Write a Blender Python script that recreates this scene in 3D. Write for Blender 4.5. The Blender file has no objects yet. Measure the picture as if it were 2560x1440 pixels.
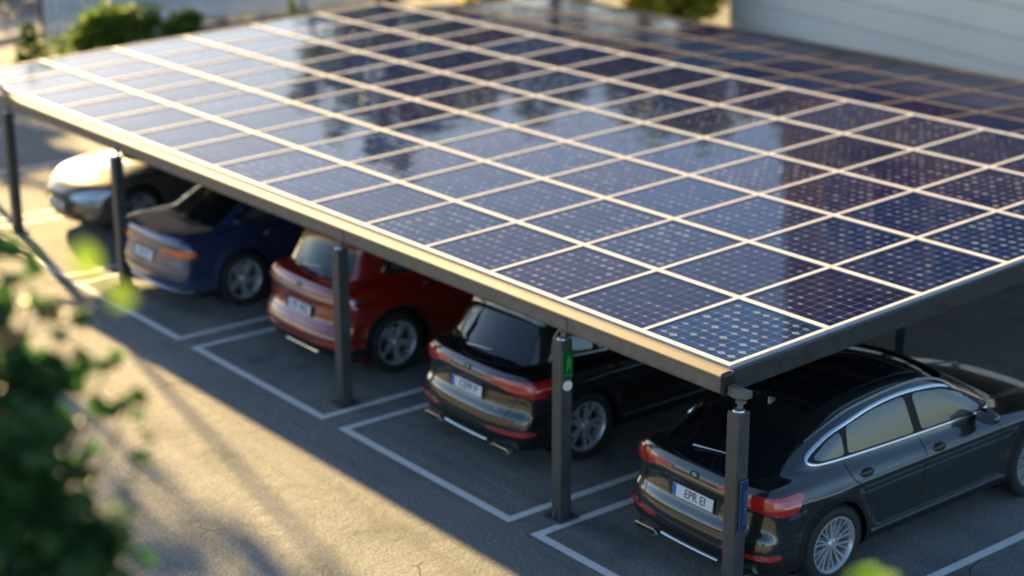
import bpy, bmesh, math, random
import numpy as np
from mathutils import Vector, Matrix
from mathutils.geometry import delaunay_2d_cdt
R = math.radians
random.seed(7); rng = np.random.default_rng(7)
scene = bpy.context.scene
C = scene.collection

# ------------------------------------------------------------------ camera
CAM = Vector((18.9972, -16.5258, 7.1525)); YAW = 2.4692; PIT = 0.3158; ROLL = -0.0029
cd = bpy.data.cameras.new('camera'); cam = bpy.data.objects.new('camera', cd); C.objects.link(cam)
cd.sensor_width = 36; cd.lens = 4315.8 * 36 / 2560; cd.clip_start = 0.1; cd.clip_end = 3000
F_ = Vector((math.cos(YAW)*math.cos(PIT), math.sin(YAW)*math.cos(PIT), -math.sin(PIT)))
R_ = F_.cross(Vector((0, 0, 1))).normalized(); U_ = R_.cross(F_)
R2 = R_*math.cos(ROLL) + U_*math.sin(ROLL); U2 = -R_*math.sin(ROLL) + U_*math.cos(ROLL)
mm = Matrix((R2, U2, -F_)).transposed().to_4x4(); mm.translation = CAM
cam.matrix_world = mm
scene.camera = cam
cd.dof.use_dof = True; cd.dof.focus_distance = 13.5; cd.dof.aperture_fstop = 0.56

# ------------------------------------------------------------------ light
SUN_EL = 19.0; SUN_DIR = Vector((-1.0, 0.19, 0)).normalized()      # horizontal direction towards the sun
w = bpy.data.worlds.new('World'); scene.world = w; w.use_nodes = True
nt = w.node_tree; bg = nt.nodes['Background']
sky = nt.nodes.new('ShaderNodeTexSky'); sky.sky_type = 'NISHITA'; sky.sun_disc = False
sky.sun_elevation = R(SUN_EL); sky.sun_rotation = math.atan2(SUN_DIR.x, SUN_DIR.y)
sky.air_density = 1.0; sky.dust_density = .85; sky.ozone_density = 2.6
nt.links.new(sky.outputs[0], bg.inputs[0]); bg.inputs[1].default_value = 0.05
sd = bpy.data.lights.new('sun', 'SUN'); sun = bpy.data.objects.new('sun', sd); C.objects.link(sun)
sd.energy = 5.0; sd.angle = R(1.2); sd.color = (1.0, 0.69, 0.30)
sv = Vector((SUN_DIR.x*math.cos(R(SUN_EL)), SUN_DIR.y*math.cos(R(SUN_EL)), math.sin(R(SUN_EL))))
sun.rotation_euler = (-sv).to_track_quat('-Z', 'Y').to_euler()
sun.location = (-20, 4, 20)
scene.view_settings.view_transform = 'Standard'; scene.view_settings.look = 'None'
scene.view_settings.exposure = 2.42; scene.view_settings.gamma = 1.0

# ------------------------------------------------------------------ materials
def mat(name, col, rough=.5, metal=0, coat=0, spec=.5, coat_rough=.03, trans=0, emit=None):
    m = bpy.data.materials.new(name); m.use_nodes = True
    b = m.node_tree.nodes['Principled BSDF']
    b.inputs['Base Color'].default_value = (*col, 1); b.inputs['Roughness'].default_value = rough
    b.inputs['Metallic'].default_value = metal; b.inputs['Coat Weight'].default_value = coat
    b.inputs['Coat Roughness'].default_value = coat_rough; b.inputs['Coat IOR'].default_value = 1.8; b.inputs['Specular IOR Level'].default_value = spec
    return m
def N(m, t, **k):
    n = m.node_tree.nodes.new(t)
    for a, v in k.items(): setattr(n, a, v)
    return n
def lk(m, a, b): m.node_tree.links.new(a, b)
def pb(m): return m.node_tree.nodes['Principled BSDF']
def noise(m, scale, detail=4, coords='Object', rough=.55, vec=None):
    n = N(m, 'ShaderNodeTexNoise'); n.inputs['Scale'].default_value = scale; n.inputs['Detail'].default_value = detail
    n.inputs['Roughness'].default_value = rough
    if vec is None:
        tc = N(m, 'ShaderNodeTexCoord'); vec = tc.outputs[coords]
    lk(m, vec, n.inputs['Vector']); return n
def ramp(m, src, stops):
    r = N(m, 'ShaderNodeValToRGB'); e = r.color_ramp.elements
    e[0].position, e[0].color = stops[0][0], (*stops[0][1], 1)
    e[1].position, e[1].color = stops[-1][0], (*stops[-1][1], 1)
    for p, c in stops[1:-1]:
        q = e.new(p); q.color = (*c, 1)
    lk(m, src, r.inputs[0]); return r
def math_(m, op, a, b=None, c=None):
    n = N(m, 'ShaderNodeMath', operation=op)
    for i, v in enumerate((a, b, c)):
        if v is None: continue
        if isinstance(v, (int, float)): n.inputs[i].default_value = v
        else: lk(m, v, n.inputs[i])
    return n.outputs[0]
def bump(m, h, strength=.3, dist=.01, prev=None):
    b = N(m, 'ShaderNodeBump'); b.inputs['Strength'].default_value = strength; b.inputs['Distance'].default_value = dist
    lk(m, h, b.inputs['Height'])
    if prev: lk(m, prev.outputs[0], b.inputs['Normal'])
    lk(m, b.outputs[0], pb(m).inputs['Normal']); return b

def asphalt(name, c0, c1, crack=True):
    m = mat(name, c0, .85)
    big = noise(m, .55, 5); fine = noise(m, 34, 4, rough=.75); mid = noise(m, 5, 4)
    a = ramp(m, big.outputs[0], [(.3, c0), (.7, c1)])
    g = ramp(m, fine.outputs[0], [(.35, (.50, .50, .50)), (.65, (1.5, 1.5, 1.5))])
    mx = N(m, 'ShaderNodeMix', data_type='RGBA', blend_type='MULTIPLY'); mx.inputs[0].default_value = 1
    lk(m, a.outputs[0], mx.inputs[6]); lk(m, g.outputs[0], mx.inputs[7])
    out = mx.outputs[2]
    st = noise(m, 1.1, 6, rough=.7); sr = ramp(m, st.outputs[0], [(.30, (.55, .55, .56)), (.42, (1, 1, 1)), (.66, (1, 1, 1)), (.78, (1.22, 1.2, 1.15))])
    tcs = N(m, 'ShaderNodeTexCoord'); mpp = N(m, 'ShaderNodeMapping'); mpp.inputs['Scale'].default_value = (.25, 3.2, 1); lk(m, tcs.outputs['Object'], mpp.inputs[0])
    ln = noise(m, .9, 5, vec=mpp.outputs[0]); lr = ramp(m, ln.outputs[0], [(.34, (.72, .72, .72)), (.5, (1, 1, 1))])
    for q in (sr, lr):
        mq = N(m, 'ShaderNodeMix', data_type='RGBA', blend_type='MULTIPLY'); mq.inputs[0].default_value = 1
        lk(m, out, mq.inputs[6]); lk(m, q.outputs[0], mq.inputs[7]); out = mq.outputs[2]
    hsum = math_(m, 'ADD', math_(m, 'MULTIPLY', fine.outputs[0], .8), math_(m, 'MULTIPLY', mid.outputs[0], 1.2))
    if crack:
        tc = N(m, 'ShaderNodeTexCoord'); wn = noise(m, 1.3, 4)
        vm = N(m, 'ShaderNodeMix', data_type='VECTOR'); vm.inputs[0].default_value = .25
        lk(m, tc.outputs['Object'], vm.inputs[4]); lk(m, wn.outputs['Color'], vm.inputs[5])
        v = N(m, 'ShaderNodeTexVoronoi', feature='DISTANCE_TO_EDGE'); v.inputs['Scale'].default_value = 1.1
        lk(m, vm.outputs[1], v.inputs['Vector'])
        gate = noise(m, .8, 2)
        cr = math_(m, 'MULTIPLY', math_(m, 'LESS_THAN', v.outputs[0], .005), math_(m, 'GREATER_THAN', gate.outputs[0], .62))
        mx2 = N(m, 'ShaderNodeMix', data_type='RGBA'); lk(m, cr, mx2.inputs[0]); lk(m, out, mx2.inputs[6])
        mx2.inputs[7].default_value = (.02, .02, .02, 1); out = mx2.outputs[2]
        hsum = math_(m, 'SUBTRACT', hsum, cr)
    lk(m, out, pb(m).inputs['Base Color'])
    bump(m, hsum, 1.0, .022)
    return m
M = {}
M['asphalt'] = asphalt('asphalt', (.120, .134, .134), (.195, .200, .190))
M['road'] = asphalt('road_asphalt', (.10, .11, .125), (.15, .16, .175), False)
M['pavement'] = asphalt('concrete', (.30, .28, .25), (.40, .37, .33), False)
def paint_line():
    m = mat('line_paint', (.7, .7, .68), .7)
    f = noise(m, 45, 4, rough=.7); g = noise(m, 3, 3)
    s = math_(m, 'ADD', f.outputs[0], math_(m, 'MULTIPLY', g.outputs[0], .5))
    r = ramp(m, s, [(.50, (.20, .21, .21)), (.66, (.66, .66, .64))])
    lk(m, r.outputs[0], pb(m).inputs['Base Color']); bump(m, f.outputs[0], .5, .006); return m
M['line'] = paint_line()
def metal_paint(name, col, rough=.45, var=.15):
    m = mat(name, col, rough, 0, 0, .5)
    n = noise(m, 9, 5); lo = tuple(c*(1-var) for c in col); hi = tuple(min(1, c*(1+var)) for c in col)
    r = ramp(m, n.outputs[0], [(.35, lo), (.65, hi)]); lk(m, r.outputs[0], pb(m).inputs['Base Color'])
    rr = ramp(m, n.outputs[0], [(.3, (rough*.8,)*3), (.7, (min(1, rough*1.25),)*3)]); lk(m, rr.outputs[0], pb(m).inputs['Roughness'])
    return m
M['post'] = metal_paint('post_paint', (.055, .058, .062), .42)
M['fascia'] = metal_paint('fascia_paint', (.13, .12, .11), .42)
M['gutter'] = mat('gutter_aluminium', (.13, .10, .075), .62)
M['endplate'] = metal_paint('end_plate_paint', (.026, .034, .036), .4)
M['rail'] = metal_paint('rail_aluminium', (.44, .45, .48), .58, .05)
M['under'] = metal_paint('steel_grey', (.10, .10, .10), .6)

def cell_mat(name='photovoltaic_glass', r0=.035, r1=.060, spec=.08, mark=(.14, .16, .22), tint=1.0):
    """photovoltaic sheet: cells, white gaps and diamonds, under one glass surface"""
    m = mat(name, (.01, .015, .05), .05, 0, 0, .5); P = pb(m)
    tc = N(m, 'ShaderNodeTexCoord'); oi = N(m, 'ShaderNodeObjectInfo')
    sep = N(m, 'ShaderNodeSeparateXYZ'); wn = noise(m, 3.0, 2)
    lk(m, tc.outputs['UV'], sep.inputs[0])
    K = 9.0
    def cellc(o):
        v = math_(m, 'MULTIPLY', o, K); fr = math_(m, 'FRACT', v)
        return math_(m, 'MINIMUM', fr, math_(m, 'SUBTRACT', 1.0, fr))
    dx, dy = cellc(sep.outputs[0]), cellc(sep.outputs[1])
    rnd = oi.outputs['Random']
    thr = math_(m, 'ADD', .12, math_(m, 'MULTIPLY', rnd, .12))
    mn = math_(m, 'MINIMUM', dx, dy)
    gap = math_(m, 'LESS_THAN', mn, .026)
    vor = N(m, 'ShaderNodeTexWhiteNoise', noise_dimensions='3D')
    sc = N(m, 'ShaderNodeVectorMath', operation='SCALE'); sc.inputs[3].default_value = K
    lk(m, tc.outputs['UV'], sc.inputs[0])
    half = N(m, 'ShaderNodeVectorMath', operation='ADD'); half.inputs[1].default_value = (.5, .5, 0); lk(m, sc.outputs[0], half.inputs[0])
    fl = N(m, 'ShaderNodeVectorMath', operation='FLOOR'); lk(m, half.outputs[0], fl.inputs[0])
    ad = N(m, 'ShaderNodeVectorMath', operation='ADD'); lk(m, fl.outputs[0], ad.inputs[0]); lk(m, oi.outputs['Location'], ad.inputs[1])
    lk(m, ad.outputs[0], vor.inputs['Vector'])
    thr2 = math_(m, 'MULTIPLY', thr, math_(m, 'ADD', .55, math_(m, 'MULTIPLY', vor.outputs['Value'], .95)))
    wob = noise(m, 30, 2)
    dia = math_(m, 'LESS_THAN', math_(m, 'ADD', math_(m, 'ADD', math_(m, 'MULTIPLY', dx, .75), math_(m, 'MULTIPLY', dy, 1.25)), math_(m, 'MULTIPLY', math_(m, 'SUBTRACT', wob.outputs[0], .5), .12)), thr2)
    # busbars: fine silver lines across each cell
    bb = math_(m, 'FRACT', math_(m, 'MULTIPLY', sep.outputs[0], K*3)); bar = math_(m, 'LESS_THAN', bb, .07)
    # every corner diamond and line is unevenly bright
    fac = math_(m, 'MULTIPLY', dia, math_(m, 'ADD', .45, math_(m, 'MULTIPLY', vor.outputs['Value'], .55)))
    gl = math_(m, 'MULTIPLY', gap, math_(m, 'ADD', .12, math_(m, 'MULTIPLY', math_(m, 'MULTIPLY', wn.outputs[0], wn.outputs[0]), 1.3)))
    fac = math_(m, 'MAXIMUM', fac, gl)
    fac = math_(m, 'MAXIMUM', fac, math_(m, 'MULTIPLY', bar, .07))
    # fade the marks towards the panel's own border, as on the real laminate
    u, v = sep.outputs[0], sep.outputs[1]
    eu = math_(m, 'MINIMUM', u, math_(m, 'SUBTRACT', 1.0, u)); ev = math_(m, 'MINIMUM', v, math_(m, 'SUBTRACT', 1.0, v))
    edge = math_(m, 'GREATER_THAN', math_(m, 'MINIMUM', eu, ev), .035)
    fac = math_(m, 'MULTIPLY', fac, edge)
    # silicon colour, varying per panel and per cell
    rr = ramp(m, rnd, [(0, (.004, .005, .036)), (.35, (.003, .012, .064)), (.6, (.007, .004, .034)), (.8, (.003, .008, .050)), (1, (.003, .020, .085))])
    cn = noise(m, 7, 3); cr = ramp(m, cn.outputs[0], [(.3, (.6, .6, .6)), (.7, (1.4, 1.4, 1.4))])
    mx = N(m, 'ShaderNodeMix', data_type='RGBA', blend_type='MULTIPLY'); mx.inputs[0].default_value = 1
    lk(m, rr.outputs[0], mx.inputs[6]); lk(m, cr.outputs[0], mx.inputs[7])
    mx2 = N(m, 'ShaderNodeMix', data_type='RGBA'); lk(m, fac, mx2.inputs[0]); lk(m, mx.outputs[2], mx2.inputs[6])
    mx2.inputs[7].default_value = (*mark, 1); lk(m, mx2.outputs[2], P.inputs['Base Color'])
    P.inputs['Specular IOR Level'].default_value = spec
    dn = noise(m, 1.7, 4); dr = ramp(m, dn.outputs[0], [(.3, (r0,)*3), (.75, (r1,)*3)]); lk(m, dr.outputs[0], P.inputs['Roughness'])
    wv = noise(m, 1.2, 1); bump(m, wv.outputs[0], .25, .02)
    return m
M['cells'] = cell_mat()
M['cells_rear'] = cell_mat('older_photovoltaic_glass', .10, .14, .02, (.05, .05, .07))  # darkened copy of the front cells: the rear roof's dim reflections put into colour
M['rail_rear'] = metal_paint('dull_rail', (.075, .065, .065), .7, .1)  # rail colour darkened to match the dimness painted into the rear roof

def car_paint(name, col, metal=.35, rough=.28):
    m = mat(name, col, rough, metal, 1.0, .5, .02)
    f = noise(m, 900, 1); r = ramp(m, f.outputs[0], [(.4, tuple(c*.8 for c in col)), (.7, tuple(min(1, c*1.35) for c in col))])
    lk(m, r.outputs[0], pb(m).inputs['Base Color'])
    d = noise(m, 2.2, 4); dr = ramp(m, d.outputs[0], [(.35, (.015,)*3), (.8, (.05,)*3)]); lk(m, dr.outputs[0], pb(m).inputs['Coat Roughness'])
    return m
M['paint_green'] = car_paint('dark_green_grey_paint', (.009, .0135, .012), .15)
M['paint_dark'] = car_paint('black_brown_paint', (.007, .006, .006), .1)
M['paint_red'] = car_paint('deep_red_paint', (.24, .012, .004), .15)
M['paint_blue'] = car_paint('blue_paint', (.030, .045, .12), .35)
M['paint_white'] = car_paint('pewter_paint', (.11, .10, .085), .3)
M['glass'] = mat('tinted_glass', (.006, .007, .009), .02, 0, 0, .7)
M['glass_side'] = mat('side_glass', (.06, .078, .085), .03, 0, 0, 1.0)  # pale base colour stands in for sky mirrored in the windows
M['black'] = mat('black_trim', (.010, .011, .013), .38)
M['gap'] = mat('panel_gap', (.003, .003, .003), .7)
M['chrome'] = mat('chrome', (.75, .76, .78), .12, 1)
M['satin'] = mat('satin_metal', (.45, .46, .48), .28, 1)
M['rim'] = mat('alloy', (.50, .52, .55), .3, .55, .6)
M['rimdark'] = mat('alloy_inner', (.02, .022, .025), .4, .4)
def rubber():
    m = mat('tyre_rubber', (.018, .018, .019), .75)
    n = noise(m, 40, 3); bump(m, n.outputs[0], .3, .003); return m
M['rubber'] = rubber()
def lamp_mat(name, col, rough=.08):
    m = mat(name, col, rough, 0, 1, .6)
    tc = N(m, 'ShaderNodeTexCoord'); wv = N(m, 'ShaderNodeTexWave', wave_type='BANDS', bands_direction='Z'); wv.inputs['Scale'].default_value = 22
    lk(m, tc.outputs['Object'], wv.inputs[0]); r = ramp(m, wv.outputs[0], [(.2, tuple(c*.8 for c in col)), (.8, tuple(min(1, c*1.2) for c in col))])
    lk(m, r.outputs[0], pb(m).inputs['Base Color']); return m
M['tail'] = lamp_mat('tail_lamp_red', (.42, .012, .012))
M['reflector'] = lamp_mat('reflector_red', (.45, .02, .012), .2)
M['amber'] = lamp_mat('amber_lamp', (.75, .16, .02), .2)
M['headlamp'] = mat('headlamp_glass', (.55, .60, .66), .06, .3, 1, .8)
M['plate'] = mat('plate_white', (.62, .68, .74), .35)
M['plateblue'] = mat('plate_blue', (.02, .12, .42), .35)
M['ink'] = mat('ink', (.012, .012, .014), .5)
M['white'] = mat('sign_white', (.78, .78, .76), .45)
M['green'] = mat('sign_green', (.004, .10, .03), .3, 0, .5)
M['limegreen'] = mat('sign_light_green', (.03, .32, .06), .3)
M['blue'] = mat('sign_blue', (.008, .035, .11), .3, 0, .4)
M['paleblue'] = mat('sign_pale_blue', (.10, .18, .32), .4)
def leaf_mat(name, c0, c1, tr=.45):
    m = mat(name, c0, .45); P = pb(m); nt = m.node_tree
    n = noise(m, 6, 3); oi = n.outputs[0]
    r = ramp(m, oi, [(.3, c0), (.7, c1)]); lk(m, r.outputs[0], P.inputs['Base Color'])
    t = N(m, 'ShaderNodeBsdfTranslucent'); hs = N(m, 'ShaderNodeHueSaturation'); hs.inputs['Value'].default_value = 1.6
    lk(m, r.outputs[0], hs.inputs['Color']); lk(m, hs.outputs[0], t.inputs[0])
    ms = N(m, 'ShaderNodeMixShader'); ms.inputs[0].default_value = tr
    lk(m, P.outputs[0], ms.inputs[1]); lk(m, t.outputs[0], ms.inputs[2]); lk(m, ms.outputs[0], nt.nodes['Material Output'].inputs[0])
    return m
M['leaf_dark'] = leaf_mat('dark_leaves', (.016, .056, .014), (.040, .12, .024), .45)
M['leaf_lime'] = leaf_mat('lime_leaves', (.08, .14, .012), (.13, .20, .02), .5)
M['leaf_mid'] = leaf_mat('mid_green_leaves', (.05, .10, .012), (.16, .22, .02), .4)
M['leaf_yellow'] = leaf_mat('yellow_green_leaves', (.26, .24, .015), (.42, .36, .03), .45)
M['leaf_fresh'] = leaf_mat('fresh_leaves', (.10, .22, .012), (.16, .30, .02), .5)
def bark():
    m = mat('bark', (.07, .05, .035), .85); n = noise(m, 14, 5)
    r = ramp(m, n.outputs[0], [(.3, (.035, .025, .018)), (.7, (.12, .09, .065))]); lk(m, r.outputs[0], pb(m).inputs['Base Color'])
    bump(m, n.outputs[0], .8, .02); return m
M['bark'] = bark()

# ------------------------------------------------------------------ object helpers
def link(name, mesh, m, parent=None):
    o = bpy.data.objects.new(name, mesh); C.objects.link(o)
    if m is not None and not mesh.materials: mesh.materials.append(m)
    if parent: o.parent = parent
    return o
def thing(name, label, cat, loc=(0, 0, 0), rz=0, group=None):
    o = bpy.data.objects.new(name, None); C.objects.link(o); o.empty_display_size = .2
    o.location = loc; o.rotation_euler = (0, 0, rz); o['label'] = label; o['category'] = cat
    if group: o['group'] = group
    return o
def tag(o, label, cat, group=None, kind=None):
    o['label'] = label; o['category'] = cat
    if group: o['group'] = group
    if kind: o['kind'] = kind
    return o
class MB:
    def __init__(s): s.v = []; s.f = []
    def add(s, vs, fs):
        b = len(s.v); s.v += [tuple(v) for v in vs]; s.f += [tuple(b+i for i in f) for f in fs]
    def box(s, c, d, rot=None):
        x, y, z = (q/2 for q in d)
        vs = [Vector((i*x, j*y, k*z)) for k in (-1, 1) for j in (-1, 1) for i in (-1, 1)]
        if rot is not None: vs = [rot @ v for v in vs]
        vs = [v+Vector(c) for v in vs]
        s.add(vs, [(0, 2, 3, 1), (4, 5, 7, 6), (0, 1, 5, 4), (2, 6, 7, 3), (0, 4, 6, 2), (1, 3, 7, 5)])
    def prism(s, prof, axis, a, b):
        """profile of 2D points extruded along an axis between a and b"""
        n = len(prof)
        def pt(p, t): return {'x': (t, p[0], p[1]), 'y': (p[0], t, p[1]), 'z': (p[0], p[1], t)}[axis]
        vs = [pt(p, a) for p in prof]+[pt(p, b) for p in prof]
        s.add(vs, [tuple(range(n))[::-1], tuple(range(n, 2*n))]+[(i, (i+1) % n, n+(i+1) % n, n+i) for i in range(n)])
    def tube(s, pts, rad, n=8):
        pts = [Vector(p) for p in pts]; rad = rad if hasattr(rad, '__len__') else [rad]*len(pts)
        rings = []; up = Vector((0, 0, 1)); prev = None
        for i, p in enumerate(pts):
            t = (pts[min(i+1, len(pts)-1)]-pts[max(i-1, 0)]).normalized()
            a = prev if prev is not None else (Vector((1, 0, 0)) if abs(t.x) < .9 else Vector((0, 1, 0)))
            a = (a-t*a.dot(t)).normalized(); prev = a; b = t.cross(a)
            rings.append([p+(a*math.cos(q)+b*math.sin(q))*rad[i] for q in [2*math.pi*k/n for k in range(n)]])
        vs = [v for r in rings for v in r]; fs = []
        for i in range(len(pts)-1):
            for k in range(n): fs.append((i*n+k, i*n+(k+1) % n, (i+1)*n+(k+1) % n, (i+1)*n+k))
        fs += [tuple(range(n))[::-1], tuple((len(pts)-1)*n+k for k in range(n))]
        s.add(vs, fs)
    def build(s, name, m, parent=None, smooth=False, bevel=0, loc=None):
        me = bpy.data.meshes.new(name); me.from_pydata(s.v, [], s.f)
        bm = bmesh.new(); bm.from_mesh(me)
        bmesh.ops.recalc_face_normals(bm, faces=bm.faces)
        if bevel: bmesh.ops.bevel(bm, geom=[e for e in bm.edges if e.calc_face_angle(0) > .6], offset=bevel, segments=2, affect='EDGES', profile=.6)
        bm.to_mesh(me); bm.free()
        if smooth:
            me.shade_smooth(); me.set_sharp_from_angle(angle=R(40))
        o = link(name, me, m, parent)
        if loc: o.location = loc
        return o
def text_mesh(body, size, extrude=.002):
    cu = bpy.data.curves.new('t', 'FONT'); cu.body = body; cu.size = size; cu.extrude = extrude; cu.align_x = 'CENTER'; cu.align_y = 'CENTER'
    o = bpy.data.objects.new('t', cu); C.objects.link(o)
    dg = bpy.context.evaluated_depsgraph_get(); me = bpy.data.meshes.new_from_object(o.evaluated_get(dg))
    bpy.data.objects.remove(o); bpy.data.curves.remove(cu); return me


# ------------------------------------------------------------------ ground, road, markings
def sheet(name, x0, x1, y0, y1, z, m, kind='structure'):
    b = MB(); b.add([(x0, y0, z), (x1, y0, z), (x1, y1, z), (x0, y1, z)], [(0, 1, 2, 3)])
    o = b.build(name, m); o['kind'] = kind; return o
sheet('ground', -900, 900, -900, 900, 0, M['asphalt'])
sheet('road', -27.8, -22.9, -300, 300, .004, M['road'])
pv = MB(); pv.box((-21.6, 0, .06), (2.6, 600, .12)); o = pv.build('pavement', M['pavement']); o['kind'] = 'structure'
W = 3.25; X0 = 7.3682; YG = -7.3114; GAP = .4185; LW = .095
BAY = [((X0+GAP)-(k+1)*W+0, X0-k*W) for k in range(-1, 5)]
marks = MB()
for k in range(-1, 5):
    xr = X0-k*W; xl = X0+GAP-(k+1)*W; z0, z1 = .004, .0045
    yb = -1.9
    # one open-fronted bay outline: left line, front line, right line, joined as one sheet
    v = [(xl-LW/2, yb), (xl-LW/2, YG-LW/2), (xr+LW/2, YG-LW/2), (xr+LW/2, yb), (xr-LW/2, yb), (xr-LW/2, YG+LW/2), (xl+LW/2, YG+LW/2), (xl+LW/2, yb)]
    b = MB(); b.add([(p[0], p[1], .005) for p in v], [(0, 1, 6, 7), (1, 2, 5, 6), (2, 3, 4, 5)])
    o = b.build('parking_line', M['line']); o['kind'] = 'structure'

# ------------------------------------------------------------------ carports
CX, CY, CZ, PA, PB, SL = 9.6143, -6.7451, 2.0822, 1.0879, 1.2096, .0479/1.2096
QJ = .0108
def yj(j):
    return CY + j*PB*(1+QJ*j) if j <= 6 else CY + 6*PB*(1+QJ*6)
NI = 15; SECT = .10
def panel_mesh(wx, wy):
    me = bpy.data.meshes.new('solar_panel')
    v = [(-wx/2, -wy/2, 0), (wx/2, -wy/2, 0), (wx/2, wy/2, 0), (-wx/2, wy/2, 0)]
    v += [(a, b, -.035) for a, b, c in v]
    me.from_pydata(v, [], [(0, 1, 2, 3), (7, 6, 5, 4), (0, 4, 5, 1), (1, 5, 6, 2), (2, 6, 7, 3), (3, 7, 4, 0)])
    uv = me.uv_layers.new(name='UVMap')
    U = {0: (0, 0), 1: (1, 0), 2: (1, 1), 3: (0, 1)}
    for li, l in enumerate(me.loops): uv.data[li].uv = U.get(l.vertex_index, (0, 0))
    return me
def deck(root, ys, zf, x0, ni, posts, cm='cells', rm='rail'):
    """panels and rails on the surface z = zf(y), origin of root subtracted"""
    ox, oy, oz = root.location
    cache = {}
    for i in range(ni):
        for j in range(len(ys)-1):
            ya, yb = ys[j], ys[j+1]; za, zb = zf(ya), zf(yb)
            ln = math.hypot(yb-ya, zb-za); key = round(ln, 3)
            if key not in cache: cache[key] = panel_mesh(PA-.03, ln-.04)
            o = link('solar_panel', cache[key], M[cm], root)
            o.location = (x0-(i+.5)*PA-ox, (ya+yb)/2-oy, (za+zb)/2-oz)
            o.rotation_euler = (math.atan2(zb-za, yb-ya)+rng.normal(0, .0012), rng.normal(0, .0012), 0)
    for j, y in enumerate(ys):
        b = MB(); wd = .064; z = zf(y); xa, xb = x0-ni*PA-.04, x0+.028
        b.box(((xa+xb)/2-ox, y-oy, z-.012-oz), (xb-xa, wd, .05), Matrix.Rotation(math.atan(SL), 3, 'X'))
        b.build('long_rail', M[rm], root, bevel=.004)
    for i in range(ni+1):
        b = MB(); x = x0-i*PA
        for j in range(len(ys)-1):
            ya, yb = ys[j]+.033, ys[j+1]-.033
            za, zb = zf(ya), zf(yb)
            b.box((x-ox, (ya+yb)/2-oy, (za+zb)/2-.014-oz), (.046, math.hypot(yb-ya, zb-za), .05), Matrix.Rotation(math.atan2(zb-za, yb-ya), 3, 'X'))
        b.build('cross_rail', M[rm], root, bevel=.004)

POSTX = [9.885, 7.6455, 3.9324, -1.3776, -4.868]
YP = -6.90; YBACK = -1.96
def post(root, x, y, ztop, zb, base=True):
    ox, oy, oz = root.location; px, py = x-ox, y-oy
    b = MB(); b.box((0, 0, ztop/2), (.135, .135, ztop)); o = b.build('post', M['post'], root, bevel=.012, loc=(px, py, 0))
    b = MB(); b.box((0, 0, .012), (.24, .24, .024))
    for sx in (-1, 1):
        b.prism([(sx*.0685, .024), (sx*.105, .024), (sx*.0685, .14)], 'y', -.006, .006)
        b.prism([(sx*.0685, .024), (sx*.105, .024), (sx*.0685, .14)], 'x', -.006, .006)
        for sy in (-1, 1): b.tube([(sx*.095, sy*.095, .024), (sx*.095, sy*.095, .04)], .012, 6)
    b.build('base_plate', M['post'], o)
    b = MB(); b.tube([(0, 0, ztop), (0, 0, ztop+.015), (0, 0, ztop+.022)], [.055, .05, .03], 12); b.build('post_cap', M['satin'], o, smooth=True)
    b = MB(); b.tube([(0, .01, ztop+.015), (0, .02, zb)], .024, 10)
    if x > CX: b.prism([(-.26, zb+.07), (.03, zb+.07), (.03, zb+.01), (-.10, zb-.02), (-.26, zb+.0)], 'y', .05, .12)
    b.tube([(.0, .02, zb-.012), (.0, .02, zb)], .05, 6); b.build('bracket', M['fascia'], o)
    return o
root = thing('solar_carport', 'large front carport of blue solar panels with a tan gutter, over the parked cars', 'carport', (CX-7.5*PA, CY+3.5, 0))
ox, oy, oz = root.location
zf = lambda y: CZ + (y-CY)*SL
deck(root, [yj(j) for j in range(7)], zf, CX, NI, POSTX)
xa, xb = CX-NI*PA-.05, CX+.05
g = MB()
# gutter: lip, sloping bright face
e = CY-.045
g.prism([(e-oy, CZ-.012), (e-.010-oy, CZ-.020), (e-.022-oy, CZ-.034), (e-.085-oy, CZ-.052), (e-.100-oy, CZ-.070), (e-.100-oy, CZ-.08), (e-oy, CZ-.08)], 'x', xa-ox, xb+.035-ox)
g.build('gutter', M['gutter'], root, smooth=True)
g = MB(); g.prism([(e-.096-oy, CZ-.0805), (e-.096-oy, CZ-.19), (e-.085-oy, CZ-.215), (e-.03-oy, CZ-.215), (e-.03-oy, CZ-.0805)], 'x', xa-ox, xb+.03-ox)
g.build('fascia', M['fascia'], root)
# end plates (right and left end), rounded black cap at the near corner
for xe, nm in ((xb, 'end_plate'), (xa-.03, 'end_plate')):
    b = MB(); ya, yb = CY-.04, yj(6)+.05
    b.prism([(ya-oy, zf(ya)-.02), (yb-oy, zf(yb)-.02), (yb-oy, zf(yb)-.20), (ya-oy, zf(ya)-.20)], 'x', xe-ox, xe+.03-ox)
    b.build(nm, M['endplate'], root)
    b = MB(); b.box(((xe+.015)-ox, (CY-.085)-oy, CZ-.115), (.050, .15, .20)); b.build('gutter_cap', M['black'], root, bevel=.03)
for j in (0.6, 2, 3.5, 5, 5.9):
    y = CY+j*PB*1.04; b = MB(); b.box(((xa+xb)/2-ox, y-oy, zf(y)-.10), (xb-xa-.08, .07, .11)); b.build('purlin', M['under'], root)
for x in POSTX:
    x = min(x, CX-.1)
    b = MB(); ya, yb = CY+.05, yj(6)
    b.prism([(ya-oy, zf(ya)-.158), (yb-oy, zf(yb)-.158), (yb-oy, zf(yb)-.30), (ya-oy, zf(ya)-.22)], 'x', x-.05-ox, x+.05-ox); b.build('rafter', M['under'], root)
front_posts = [post(root, x, YP, 1.80, CZ-.20) for x in POSTX]
for x in POSTX[1:]: post(root, x, YBACK, 1.98, zf(YBACK)-.22)

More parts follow.
